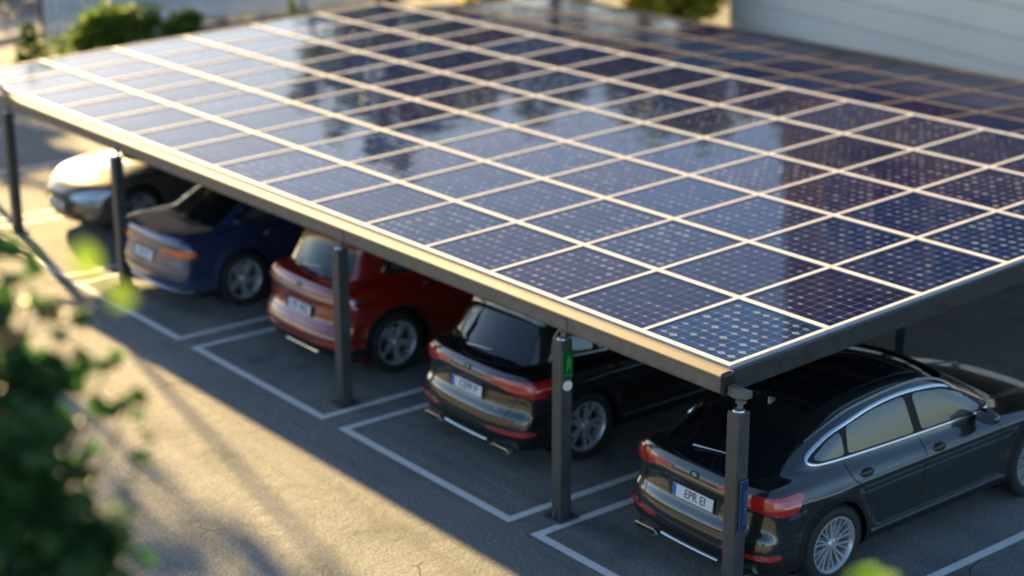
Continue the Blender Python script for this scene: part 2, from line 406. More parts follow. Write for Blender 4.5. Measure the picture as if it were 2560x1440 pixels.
# second carport behind, falling away from the ridge
y6 = yj(6)+.10; z6 = zf(yj(6))-.115; S2 = -.046/1.27
root2 = thing('solar_carport', 'darker rear carport of solar panels, in shade and falling away behind the bright front roof', 'carport', (CX-7.5*PA, y6+2, 0))
ox, oy, oz = root2.location
zf2 = lambda y: z6 + (y-y6)*S2
SLs = SL; SL = S2
ys2 = [y6+k*1.27 for k in range(4)]
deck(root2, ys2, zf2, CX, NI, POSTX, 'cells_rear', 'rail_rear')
SL = SLs
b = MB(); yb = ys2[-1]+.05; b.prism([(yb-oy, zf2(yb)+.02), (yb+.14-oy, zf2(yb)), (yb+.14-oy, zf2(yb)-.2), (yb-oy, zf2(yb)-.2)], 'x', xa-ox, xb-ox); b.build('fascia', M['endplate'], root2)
for xe in (xb, xa-.03):
    b = MB(); ya = y6-.04; b.prism([(ya-oy, zf2(ya)-.02), (yb-oy, zf2(yb)-.02), (yb-oy, zf2(yb)-.2), (ya-oy, zf2(ya)-.2)], 'x', xe-ox, xe+.03-ox); b.build('end_plate', M['endplate'], root2)
for y in ys2[:3]:
    b = MB(); b.box(((xa+xb)/2-ox, y+.6-oy, zf2(y+.6)-.10), (xb-xa-.08, .07, .11)); b.build('purlin', M['under'], root2)
for x in POSTX: post(root2, min(x, CX-.1), ys2[-1]-.4, 1.95, zf2(ys2[-1])-.18)

b = MB(); ya = yj(6)+.035; b.prism([(ya-oy, zf(yj(6))-.03), (y6-.02-oy, z6+.02), (y6-.02-oy, z6-.03), (ya-oy, zf(yj(6))-.16)], 'x', xa-ox, xb-ox); b.build('ridge_flashing', M['black'], root2)  # added plate, stops sunlight slipping through the gap between the two roofs
for x in POSTX[1:]:
    b = MB(); b.prism([(CY-.150-root.location.y, CZ-.09), (CY-.142-root.location.y, CZ-.09), (CY-.142-root.location.y, CZ-.20), (CY-.150-root.location.y, CZ-.20)], 'x', x-.05-root.location.x, x+.05-root.location.x); b.build('gutter_bracket', M['fascia'], root)
# signs fixed to the posts
px = POSTX[1]
s = thing('sign', 'green sign with a light green symbol and white disc on a post', 'sign', (px+.070, YP, 1.53))
b = MB(); b.box((.006, 0, .045), (.012, .125, .27)); b.build('sign_panel', M['green'], s, bevel=.003)
b = MB(); b.box((.0155, 0, -.055), (.005, .09, .012)); b.box((.0155, .01, .07), (.005, .055, .05)); b.box((.0155, .01, .115), (.005, .03, .03))
b.prism([(-.02, .045), (.03, .045), (.03, -.03), (.022, -.03), (.015, .02), (0, .02), (-.01, -.03), (-.02, -.03)], 'x', .0135, .018); b.build('symbol', M['limegreen'], s)
b = MB(); b.tube([(.0, 0, -.165), (.016, 0, -.165)], .050, 24); b.build('white_disc', M['white'], s)
px = POSTX[0]
s = thing('sign', 'dark blue vertical sign strip with pale lettering on the nearest corner post', 'sign', (px+.070, YP, .98))
b = MB(); b.box((.012, .01, 0), (.024, .09, .46)); b.build('sign_panel', M['blue'], s, bevel=.008)
tm = text_mesh('TUTITATITLI', .056, .001)
o = link('lettering', tm, M['paleblue'], s); o.location = (.0255, .02, -.02)
o.rotation_euler = Matrix(((0, 0, 1), (0, 1, 0), (-1, 0, 0))).to_euler()

# ------------------------------------------------------------------ cars: smooth implicit body, meshed, with fitted parts
def catmull(P, n=10, closed=True):
    P = np.array(P, float); out = []; L = len(P)
    rngk = range(L) if closed else range(L-1)
    for i in rngk:
        if closed: a, b, c, d = P[(i-1) % L], P[i], P[(i+1) % L], P[(i+2) % L]
        else: a, b, c, d = P[max(i-1, 0)], P[i], P[i+1], P[min(i+2, L-1)]
        for t in np.arange(n)/n:
            out.append(.5*((2*b)+(-a+c)*t+(2*a-5*b+4*c-d)*t*t+(-a+3*b-3*c+d)*t**3))
    if not closed: out.append(P[-1])
    return np.array(out)
class SDF2:
    def __init__(s, poly, lo, hi, h=.0125):
        s.lo = np.array(lo); s.h = h; ny = int((hi[0]-lo[0])/h)+2; nz = int((hi[1]-lo[1])/h)+2
        Y, Z = np.meshgrid(lo[0]+np.arange(ny)*h, lo[1]+np.arange(nz)*h, indexing='ij'); p = np.stack([Y, Z], -1).reshape(-1, 2)
        best = np.full(len(p), 1e9); ins = np.zeros(len(p), bool)
        A = poly; B = np.roll(poly, -1, 0)
        for a, b in zip(A, B):
            d = b-a; L2 = d@d
            if L2 < 1e-12: continue
            t = np.clip(((p-a)@d)/L2, 0, 1); q = p-a-t[:, None]*d; best = np.minimum(best, (q*q).sum(1))
            c = (a[1] > p[:, 1]) != (b[1] > p[:, 1])
            with np.errstate(divide='ignore', invalid='ignore'): xx = a[0]+(p[:, 1]-a[1])*(b[0]-a[0])/(b[1]-a[1])
            ins ^= c & (p[:, 0] < xx)
        v = np.sqrt(best); v[ins] *= -1; s.v = v.reshape(ny, nz)
    def __call__(s, y, z):
        fy = np.clip((y-s.lo[0])/s.h, 0, s.v.shape[0]-1.001); fz = np.clip((z-s.lo[1])/s.h, 0, s.v.shape[1]-1.001)
        i = fy.astype(int); j = fz.astype(int); a = fy-i; b = fz-j; v = s.v
        return v[i, j]*(1-a)*(1-b)+v[i+1, j]*a*(1-b)+v[i, j+1]*(1-a)*b+v[i+1, j+1]*a*b
def smax(a, b, k): h = np.clip(.5+.5*(a-b)/k, 0, 1); return b*(1-h)+a*h+k*h*(1-h)
def smin(a, b, k): return -smax(-a, -b, k)
class Table:
    def __init__(s, pts): c = catmull(pts, 12, False); o = np.argsort(c[:, 0]); s.x, s.y = c[o, 0], c[o, 1]
    def __call__(s, t): return np.interp(t, s.x, s.y)
class Body:
    def __init__(s, d):
        s.d = d; L = d['L']; s.L = L
        s.low = SDF2(catmull(d['low']), (-.4, -.05), (L+.4, 1.9)); s.cab = SDF2(catmull(d['cab']), (-.4, -.05), (L+.4, 1.9))
        s.hw = Table(d['hw']); s.cw = Table(d['cw']); s.ty = Table(d['taper']); s.tc = Table(d['ctaper'])
    def F(s, x, y, z):
        d = s.d; L = s.L; ax = np.abs(x)
        m = 1/(1+np.exp(-(y-L*.5)/.25))
        c = d.get('rc', .15)*(ax/.9)**3.0*(1-m) - d.get('fc', .26)*(ax/.9)**2.5*m
        low = s.low(y-c, z)
        fl = 0
        for wy in d['wheels']:
            r = np.hypot(y-wy, z-d['wz']); fl = fl+d.get('flare', .022)*np.exp(-((r-d['arch']-.02)/.07)**2)
        X = s.hw(z)*s.ty(y)+fl
        lo = smax(low, ax-X, .10)
        c2 = d.get('rgc', .10)*(ax/.7)**2*(1-m) - d.get('wsc', .16)*(ax/.7)**2*m
        cb = smax(s.cab(y-c2, z+.055*(ax/.6)**2), ax-s.cw(z)*s.tc(y), .11)
        f = smin(lo, cb, d.get('blend', .05))
        if 'extra' in d: f = d['extra'](f, ax, y, z)
        return f
    def grad(s, p, e=.006):
        x, y, z = p.T; f = s.F
        g = np.stack([f(x+e, y, z)-f(x-e, y, z), f(x, y+e, z)-f(x, y-e, z), f(x, y, z+e)-f(x, y, z-e)], -1)/(2*e)
        return g
    def mesh(s, h=.026):
        L = s.L; nx = int(2.2/h); xs = (np.arange(nx)-(nx-1)/2)*h; ys = np.arange(-.3, L+.3, h); zs = np.arange(.05, 1.95, h)
        Xg, Yg, Zg = np.meshgrid(xs, ys, zs, indexing='ij'); V = s.F(Xg, Yg, Zg); ins = V < 0
        cell = np.zeros((len(xs)-1, len(ys)-1, len(zs)-1), int)
        for a in (0, 1):
            for b in (0, 1):
                for c in (0, 1): cell += ins[a:a+len(xs)-1, b:b+len(ys)-1, c:c+len(zs)-1]
        act = (cell > 0) & (cell < 8); idx = -np.ones(cell.shape, int); I = np.argwhere(act); idx[act] = np.arange(len(I))
        p = np.stack([xs[I[:, 0]], ys[I[:, 1]], zs[I[:, 2]]], -1)+h/2
        for _ in range(7):
            g = s.grad(p); f = s.F(*p.T); st = (f/np.maximum((g*g).sum(1), .2))[:, None]*g
            n = np.linalg.norm(st, axis=1, keepdims=True); p = p-st*np.minimum(1, .6*h/np.maximum(n, 1e-9))
        quads = []
        for ax in range(3):
            A = ins; B = np.roll(ins, -1, ax); ch = A != B
            sl = [slice(1, n-1) for n in A.shape]; e = np.argwhere(ch[tuple(sl)])+1
            o = [np.eye(3, dtype=int)[k] for k in range(3) if k != ax]; u, v = o
            q = np.stack([idx[tuple((e-u-v).T)], idx[tuple((e-v).T)], idx[tuple(e.T)], idx[tuple((e-u).T)]], -1)
            fl = A[tuple(e.T)] ^ (ax == 1); q[~fl] = q[~fl][:, ::-1]; quads.append(q)
        q = np.concatenate(quads); q = q[(q >= 0).all(1)]
        me = bpy.data.meshes.new('body'); me.from_pydata(p.tolist(), [], q.tolist())
        bm = bmesh.new(); bm.from_mesh(me); bmesh.ops.recalc_face_normals(bm, faces=bm.faces)
        bm.to_mesh(me); bm.free(); me.update()
        return me
    # --- projections: a 2D outline laid on to the body
    def hit(s, O, D, far=2.8):
        """march from O along D until the body; O, D arrays (n,3)"""
        ts = np.linspace(0, far, 150); n = len(O)
        P = O[:, None]+D[:, None]*ts[None, :, None]; Fv = s.F(P[..., 0], P[..., 1], P[..., 2])
        hitm = Fv < 0; k = np.argmax(hitm, 1); ok = hitm.any(1); k = np.where(ok, k, np.argmin(Fv, 1)); k = np.maximum(k, 1)
        a, b = ts[k-1], ts[k]
        for _ in range(14):
            m_ = (a+b)/2; q = O+D*m_[:, None]; f = s.F(*q.T); ins = (f < 0) | ~ok; b = np.where(ins, m_, b); a = np.where(ins, a, m_)
        return O+D*b[:, None]
    def proj(s, kind, uv):
        uv = np.asarray(uv, float); n = len(uv); u, v = uv.T; z0 = np.zeros(n)
        if kind in ('L', 'R'):
            sg = 1 if kind == 'R' else -1; O = np.stack([z0+sg*1.5, u, v], -1); D = np.tile([-sg, 0, 0], (n, 1))
        elif kind == 'T': O = np.stack([u, v, z0+2.0], -1); D = np.tile([0, 0, -1.], (n, 1))
        elif kind == 'B': O = np.stack([u, z0-.8, v], -1); D = np.tile([0, 1., 0], (n, 1))
        elif kind == 'FR': O = np.stack([u, z0+s.L+.8, v], -1); D = np.tile([0, -1., 0], (n, 1))
        elif kind == 'C':      # wrap round the rear: u = angle in degrees, v = height
            t = np.radians(u); D = np.stack([-np.sin(t), np.cos(t), z0], -1); O = np.stack([1.7*np.sin(t), .95-1.7*np.cos(t), v], -1)
        elif kind == 'CF':
            t = np.radians(u); D = np.stack([-np.sin(t), -np.cos(t), z0], -1); O = np.stack([1.7*np.sin(t), s.L-.95+1.7*np.cos(t), v], -1)
        P = s.hit(O, D.astype(float))
        if kind in ('L', 'R'):                     # keep outlines on the side of the body: slide a point down where it would pass over the roof
            for _ in range(20):
                bad = np.abs(P[:, 0]) < .50
                if not bad.any(): break
                O[bad, 2] -= .012; P[bad] = s.hit(O[bad], D[bad].astype(float))
        g = s.grad(P); g /= np.maximum(np.linalg.norm(g, axis=1, keepdims=True), 1e-6)
        return P, g
    def patch(s, kind, outline, name, m, parent, off=.004, res=.045, sm=8, closed_spline=True, skirt=.016, zfix=None):
        o = np.array(outline, float)
        sc = np.array([1., 1.]) if kind not in ('C', 'CF') else np.array([1/60., 1.])
        o = o*sc
        if closed_spline == 'cut':
            o2 = []
            for a_, b_ in zip(o, np.roll(o, -1, 0)):
                k_ = max(1, int(np.linalg.norm(b_-a_)/.085)); o2 += [a_+(b_-a_)*t_ for t_ in np.arange(k_)/k_]
            o = np.array(o2)
            for _ in range(3):
                nx_ = np.roll(o, -1, 0); q_ = .22 if _ == 0 else .25; o = np.stack([o*(1-q_)+nx_*q_, o*q_+nx_*(1-q_)], 1).reshape(-1, 2)
        elif closed_spline: o = catmull(o, sm)
        # resample
        seg = np.linalg.norm(np.roll(o, -1, 0)-o, axis=1); pts = []
        for a, b, l in zip(o, np.roll(o, -1, 0), seg):
            k = max(1, int(l/res*1.3)); pts += [a+(b-a)*t for t in np.arange(k)/k]
        o = np.array(pts); keep = [0]
        for i in range(1, len(o)):
            if np.linalg.norm(o[i]-o[keep[-1]]) > res*.18: keep.append(i)
        o = o[keep]; nb = len(o)
        lo, hi = o.min(0), o.max(0); gx, gy = np.meshgrid(np.arange(lo[0]+res/2, hi[0], res), np.arange(lo[1]+res/2, hi[1], res)); g = np.stack([gx.ravel(), gy.ravel()], -1)
        if len(g):
            dmin = np.min(np.linalg.norm(g[:, None]-o[None], axis=2), axis=1); g = g[dmin > res*.45]
        allp = [Vector(p) for p in np.concatenate([o, g])] if len(g) else [Vector(p) for p in o]
        r = delaunay_2d_cdt(allp, [(i, (i+1) % nb) for i in range(nb)], [], 1, 1e-5)
        v2 = np.array([tuple(v) for v in r[0]]); faces = [list(f) for f in r[2]]
        us = sorted({i for f in faces for i in f}); mp_ = {a: b for b, a in enumerate(us)}; v2 = v2[us]; faces = [[mp_[i] for i in f] for f in faces]
        P, G = s.proj(kind, v2/sc); Q = P+G*off; n = len(Q)
        cnt = {}
        for f in faces:
            for a, b in zip(f, f[1:]+f[:1]): cnt[(a, b)] = 1
        bd = [e for e in cnt if (e[1], e[0]) not in cnt]
        low = P-G*skirt; vs = np.concatenate([Q, low]); fs = faces+[[b, a, a+n, b+n] for a, b in bd]
        # orientation
        f0 = faces[len(faces)//2]; nn = np.cross(Q[f0[1]]-Q[f0[0]], Q[f0[2]]-Q[f0[0]])
        if nn@G[f0[0]] < 0: fs = [f[::-1] for f in fs]
        me = bpy.data.meshes.new(name); me.from_pydata(vs.tolist(), [], fs); me.update()
        me.shade_smooth(); me.set_sharp_from_angle(angle=R(50)); return link(name, me, m, parent)
    def ribbon(s, kind, line, wd, name, m, parent, off=.003, closed=False, spl=True, skirt=.008, height=0):
        l = np.array(line, float); sc = np.array([1., 1.]) if kind not in ('C', 'CF') else np.array([1/60., 1.])
        l = l*sc
        if spl: l = catmull(l, 8, closed)
        t = np.gradient(l, axis=0) if not closed else (np.roll(l, -1, 0)-np.roll(l, 1, 0)); t /= np.maximum(np.linalg.norm(t, axis=1, keepdims=True), 1e-9)
        nn = np.stack([-t[:, 1], t[:, 0]], -1); k = len(l)
        A, GA = s.proj(kind, (l+nn*wd/2)/sc); B, GB = s.proj(kind, (l-nn*wd/2)/sc); Mi, GM = s.proj(kind, l/sc)
        v = np.concatenate([A-GA*skirt, A+GA*off, Mi+GM*(off+height), B+GB*off, B-GB*skirt]); fs = []
        for i in range(k if closed else k-1):
            j = (i+1) % k
            for r_ in range(4): fs.append([r_*k+i, r_*k+j, (r_+1)*k+j, (r_+1)*k+i])
        me = bpy.data.meshes.new(name); me.from_pydata(v.tolist(), [], fs)
        bm = bmesh.new(); bm.from_mesh(me); bmesh.ops.recalc_face_normals(bm, faces=bm.faces); bm.to_mesh(me); bm.free()
        me.shade_smooth(); me.set_sharp_from_angle(angle=R(45)); return link(name, me, m, parent)

def lathe(prof, n=48):
    """profile (r, x) revolved about the x axis"""
    v = []; f = []; k = len(prof)
    for i in range(n):
        a = 2*math.pi*i/n
        for r, x in prof: v.append((x, r*math.cos(a), r*math.sin(a)))
    for i in range(n):
        for j in range(k-1):
            a, b = i*k+j, ((i+1) % n)*k+j; f.append((a, b, b+1, a+1))
    return v, f
def wheel_meshes(Rw, Rr, wd, style, rimmat):
    b = MB(); pr = [(Rr-.005, .5*wd-.02), (Rr+.012, .5*wd-.004), (Rr+.5*(Rw-Rr), .5*wd+.004), (Rw-.02, .5*wd-.012), (Rw-.004, .5*wd-.035), (Rw, .2*wd), (Rw-.006, .19*wd), (Rw-.006, .17*wd), (Rw, .16*wd), (Rw, .03*wd), (Rw-.006, .02*wd), (Rw-.006, 0)]
    pr = pr+[(r, -x) for r, x in pr[::-1][1:]]
    v, f = lathe(pr, 64); b.add(v, f)
    for i in range(56):                                   # tread blocks at the shoulder
        a = 2*math.pi*i/56
        for sx in (-1, 1):
            m3 = Matrix.Rotation(a, 3, 'X'); b.box(m3 @ Vector((sx*(.5*wd-.022), 0, Rw-.012)), (.034, .024, .022), m3 @ Matrix.Rotation(sx*.5, 3, 'Y'))
    ty = b
    rim = MB(); v, f = lathe([(Rr+.002, .5*wd-.012), (Rr+.004, .5*wd-.002), (Rr-.010, .5*wd), (Rr-.022, .5*wd-.015), (Rr-.03, .5*wd-.06), (Rr-.035, -.3*wd), (Rr-.03, -.5*wd+.01)], 64); rim.add(v, f)
    sp = MB(); x0 = .5*wd-.028
    def spoke(a, w0, w1, da=0.0, curve=.0):
        n = 6
        for i in range(n):
            t0, t1 = i/n, (i+1)/n; r0, r1 = .035+(Rr-.05)*t0, .035+(Rr-.05)*t1
            def pt(r, t, side, back):
                wv = w0+(w1-w0)*t; aa = a+da*t; c = Vector((x0+.018*(t-.5)**2*2-.012*(1-t)-(.03 if back else 0), side*wv/2, r))
                return Matrix.Rotation(aa, 3, 'X') @ c
            q = [pt(r0, t0, -1, 0), pt(r0, t0, 1, 0), pt(r1, t1, 1, 0), pt(r1, t1, -1, 0), pt(r0, t0, -1, 1), pt(r0, t0, 1, 1), pt(r1, t1, 1, 1), pt(r1, t1, -1, 1)]
            sp.add(q, [(0, 1, 2, 3), (0, 4, 5, 1), (2, 6, 7, 3), (1, 5, 6, 2), (3, 7, 4, 0)])
    if style == 'multi':
        for i in range(5):
            a = 2*math.pi*i/5+.25; spoke(a-.09, .020, .022, -.06); spoke(a+.09, .020, .022, .06); spoke(a+.60, .016, .014, -.13); spoke(a+.66, .016, .014, .13)
    elif style == 'double':
        for i in range(5):
            a = 2*math.pi*i/5; spoke(a-.13, .034, .030, -.10); spoke(a+.13, .034, .030, .10)
    else:
        for i in range(5):
            a = 2*math.pi*i/5+.3; spoke(a, .075, .055); spoke(a+.05, .04, .03, .22)
    hub = MB(); v, f = lathe([(.0, x0+.012), (.028, x0+.012), (.034, x0+.004), (.05, x0-.004), (.06, x0-.03), (.06, x0-.07)], 24); hub.add(v, f)
    for i in range(5):
        m3 = Matrix.Rotation(2*math.pi*i/5+.3, 3, 'X'); p = m3 @ Vector((0, 0, .043)); hub.tube([(x0-.006, p.y, p.z), (x0+.004, p.y, p.z)], .006, 6)
    disc = MB(); v, f = lathe([(.0, .0), (Rr-.05, .0), (Rr-.05, -.02), (.0, -.02)], 40); disc.add(v, f)
    bk = MB(); v, f = lathe([(.06, .02), (.165, .02), (.165, .0), (.06, 0)], 40); bk.add(v, f)
    return ty, rim, sp, hub, disc, bk
def build_wheel(style, Rw=.365, Rr=.262, wd=.235, rimm='rim', parent=None):
    ty, rim, sp, hub, disc, bk = wheel_meshes(Rw, Rr, wd, style, rimm)
    t = ty.build('tyre', M['rubber'], None, smooth=True); t.name = 'wheel'
    r = rim.build('rim', M[rimm], t, smooth=True); sp.build('spokes', M[rimm], t, bevel=.003); hub.build('hub', M[rimm], t, smooth=True)
    disc.build('wheel_well', M['rimdark'], t); bk.build('brake_disc', M['satin'], t, smooth=True)
    return t
def copy_tree(o, parent=None):
    c = o.copy(); C.objects.link(c); c.parent = parent
    for ch in list(o.children): copy_tree(ch, c)
    return c

def base_spec(**k):
    d = dict(L=4.72, wheels=(.90, 3.78), wz=.365, arch=.405, rc=.16, fc=.30,
        low=[(.10, .24), (.02, .34), (0, .47), (.02, .58), (.065, .66), (.085, .78), (.075, .88), (.10, .97), (.22, 1.03), (.7, 1.045), (1.6, 1.02), (2.6, .99), (3.3, .97), (3.9, .93), (4.35, .86), (4.60, .76), (4.70, .60), (4.72, .45), (4.66, .30), (4.5, .22), (3.2, .20), (1.5, .20), (.4, .21)],
        cab=[(.14, .90), (.17, .99), (.28, 1.08), (.62, 1.30), (.95, 1.46), (1.35, 1.575), (1.85, 1.63), (2.3, 1.62), (2.7, 1.53), (3.1, 1.32), (3.45, 1.08), (3.62, .94), (3.2, .80), (.6, .80)],
        hw=[(.1, .80), (.24, .865), (.34, .905), (.50, .905), (.62, .897), (.74, .908), (.83, .928), (.875, .932), (.90, .918), (.97, .882), (1.05, .84), (1.2, .80)],
        cw=[(.8, .87), (1.0, .825), (1.1, .795), (1.25, .745), (1.4, .69), (1.5, .645), (1.62, .585), (1.8, .5)],
        taper=[(-.3, .93), (0, .955), (.5, .985), (1.0, 1), (3.6, 1), (4.2, .97), (4.7, .90), (5.0, .86)],
        ctaper=[(-.3, .84), (.2, .89), (.8, .95), (1.5, .99), (2.2, 1), (3.0, .985), (3.6, .96), (4.2, .95)])
    d.update(k); return d
def cut_arches(o, d, B):
    """open the wheel arches: drop the faces inside, ease the rim of the hole on to the circle"""
    bm = bmesh.new(); bm.from_mesh(o.data); zc = d['wz']+.012; ra = d['arch']
    def near(co): return min(((math.hypot(co.y-wy, co.z-zc), wy) for wy in d['wheels'])) if abs(co.x) > .58 else (9, 0)
    kill = [f for f in bm.faces if all(near(v.co)[0] < ra for v in f.verts)]
    bmesh.ops.delete(bm, geom=kill, context='FACES')
    bm.verts.ensure_lookup_table(); mv = [v for v in bm.verts if any(len(e.link_faces) == 1 for e in v.link_edges) and near(v.co)[0] < ra+.05]
    for v in mv:
        r_, wy = near(v.co)
        if r_ < ra: k = ra/max(r_, 1e-6); v.co.y = wy+(v.co.y-wy)*k; v.co.z = zc+(v.co.z-zc)*k
    bm.to_mesh(o.data); bm.free()
def finish_normals(o, B):
    me = o.data; nv = len(me.vertices); co = np.empty(nv*3); me.vertices.foreach_get('co', co); co = co.reshape(-1, 3)
    g = B.grad(co); g /= np.maximum(np.linalg.norm(g, axis=1, keepdims=True), 1e-6); on = np.abs(B.F(*co.T)) < .003
    me.shade_smooth(); nl = len(me.loops); vi = np.empty(nl, int); me.loops.foreach_get('vertex_index', vi)
    fn = np.empty(len(me.polygons)*3); me.polygons.foreach_get('normal', fn); fn = fn.reshape(-1, 3)
    tot = np.empty(len(me.polygons), int); me.polygons.foreach_get('loop_total', tot); lf = np.repeat(np.arange(len(tot)), tot)
    ln = g[vi]; use = on[vi] & ((ln*fn[lf]).sum(1) > .7); ln[~use] = fn[lf][~use]
    me.normals_split_custom_set(ln.tolist())

def make_car(spec, kind, label, cat, loc, rz, paint, style, feat):
    B = Body(spec); root = thing(kind, label, cat, loc, rz, 'cars parked under the carport')
    me = B.mesh(); body = link('body', me, M[paint], root)
    cut_arches(body, spec, B); finish_normals(body, B)
    if not body.data.materials: body.data.materials.append(M[paint])
    inner = MB()
    for wy in spec['wheels']: inner.box((0, wy, .36), (1.12, .9, .5))
    inner.build('underbody', M['gap'], root)
    for wy in spec['wheels']:
        for sx in (-1, 1):
            b = MB(); n = 28; aa = [math.radians(-25+230*k/n) for k in range(n+1)]; ra = spec['arch']+.004; zc = spec['wz']+.012; v = []
            for x, rr in ((sx*.872, ra), (sx*.52, ra), (sx*.52, .02)): v += [(x, wy+rr*math.cos(a), zc+rr*math.sin(a)) for a in aa]
            m_ = n+1; b.add(v, [(r_*m_+k, r_*m_+k+1, (r_+1)*m_+k+1, (r_+1)*m_+k) for r_ in range(2) for k in range(n)]); b.build('wheel_arch', M['gap'], root)
    w = build_wheel(style, Rw=spec['wz'], Rr=spec['wz']-.105, rimm=feat.get('rim', 'rim'))
    w.parent = root; first = True
    xw = feat.get('track', .80)
    for wy in spec['wheels']:
        for sx in (1, -1):
            o = w if first else copy_tree(w, root); first = False
            o.location = (sx*xw, wy, spec['wz']); o.rotation_euler = (rng.uniform(0, 6), 0, 0) if sx > 0 else (rng.uniform(0, 6), 0, math.pi)
    for sd in ('L', 'R'):
        sx = 1 if sd == 'R' else -1
        dlo = feat['dlo']; 
        trim = B.ribbon(sd, dlo, feat.get('trimw', .022), 'window_trim', M['chrome'], root, off=.012, closed=True, height=.004)
        B.patch(sd, dlo, 'side_window', M['gap'], root, off=.004)
        for pane in feat['panes']: B.patch(sd, pane, 'side_window', M['glass_side'], root, off=.008, closed_spline='cut')
        for ln in feat['gaps']: B.ribbon(sd, ln, .010, 'door_gap', M['gap'], body, off=.0015)
        for hy, hz in feat['handles']:
            B.patch(sd, [(hy-.085, hz), (hy-.04, hz+.035), (hy+.05, hz+.032), (hy+.085, hz), (hy+.04, hz-.030), (hy-.05, hz-.028)], 'handle_recess', M['gap'], body, off=.002, res=.03)
            P, G = B.proj(sd, [(hy+t, hz+.006) for t in np.linspace(-.09, .09, 7)])
            b = MB(); offs = [0.0, .025, .034, .036, .034, .025, .0]; b.tube([P[i]+G[i]*offs[i] for i in range(7)], [.010, .013, .014, .014, .014, .013, .010], 8)
            b.build('door_handle', M[paint], root, smooth=True)
        # wheel arch cladding and sill
        for wy in spec['wheels']:
            ang = np.radians(np.linspace(-18, 198, 25)); ra = spec['arch']+.021
            B.ribbon(sd, [(wy+ra*math.cos(a), spec['wz']+.012+ra*math.sin(a)) for a in ang], .046, 'arch_trim', M[feat.get('clad', 'black')], root, off=.007, spl=False)
        ya, yb = spec['wheels'][0]+spec['arch']+.05, spec['wheels'][1]-spec['arch']-.05
        B.patch(sd, [(ya, .235), (yb, .235), (yb-.02, .345), (ya+.02, .345)], 'sill', M['black'], root, off=.006, closed_spline=False)
        B.ribbon(sd, [(ya+.03, .352), ((ya+yb)/2, .352), (yb-.03, .352)], .012, 'sill_trim', M['satin'], root, off=.010)
        # mirror
        my = feat.get('mirror', (2.92, 1.03)); P, G = B.proj(sd, [my]); p = Vector(P[0])
        bm = bmesh.new(); bmesh.ops.create_uvsphere(bm, u_segments=20, v_segments=12, radius=1)
        for v in bm.verts:
            q = v.co; v.co = Vector((p.x+sx*(.15+q.x*sx*.125), p.y-.02+q.y*(.085 if q.y > 0 else .045), p.z+.035+q.z*.075*(1-.15*q.x*sx)))
        me2 = bpy.data.meshes.new('side_mirror'); bm.to_mesh(me2); bm.free(); me2.shade_smooth(); mo = link('side_mirror', me2, M[paint], root)
        b = MB(); b.box((p.x+sx*.155, p.y-.062, p.z+.038), (.19, .012, .105)); b.build('mirror_glass', M['glass_side'], mo, bevel=.004)
        b = MB(); b.tube([(p.x-sx*.03, p.y+.02, p.z-.01), (p.x+sx*.08, p.y, p.z+.0)], [.03, .022], 8); b.build('mirror_arm', M['black'], mo, smooth=True)
    feat['extra'](B, root, body)
    return root

def lic_plate(B, root, zc, text, kind='B', x=0, wd=.50, ht=.115):
    P, G = B.proj(kind, [(x, zc-ht/2), (x, zc+ht/2)]); n = Vector((G[0]+G[1])/2).normalized(); p = Vector((P[0]+P[1])/2)+n*.010
    sgn = -1 if kind == 'B' else 1
    e1 = Vector((-sgn, 0, 0)); e2 = n.cross(e1).normalized(); rot = Matrix((e1, e2, n)).transposed()
    b = MB(); b.box((0, 0, -.004), (wd+.02, ht+.02, .008)); h = b.build('license_plate', M['black'], root, bevel=.002); h.location = p; h.rotation_euler = rot.to_euler()
    b = MB(); b.box((.0, 0, .002), (wd, ht, .005)); b.build('plate_face', M['plate'], h)
    b = MB(); b.box((-wd/2+.024, 0, .0046), (.044, ht-.006, .003)); b.build('plate_band', M['plateblue'], h)
    t = text_mesh(text, ht*.98, .001); o = link('lettering', t, M['ink'], h); o.location = (.03, 0, .0062); o.scale = (.88, 1, 1)
    return h
def ring(B, kind, c, rx, rz_, name, m, root, th=.006):
    P, G = B.proj(kind, [(c[0]+rx*math.cos(a), c[1]+rz_*math.sin(a)) for a in np.linspace(0, 2*math.pi, 25)])
    b = MB(); b.tube([p+g*.006 for p, g in zip(P, G)], th, 6); b.build(name, m, root, smooth=True)

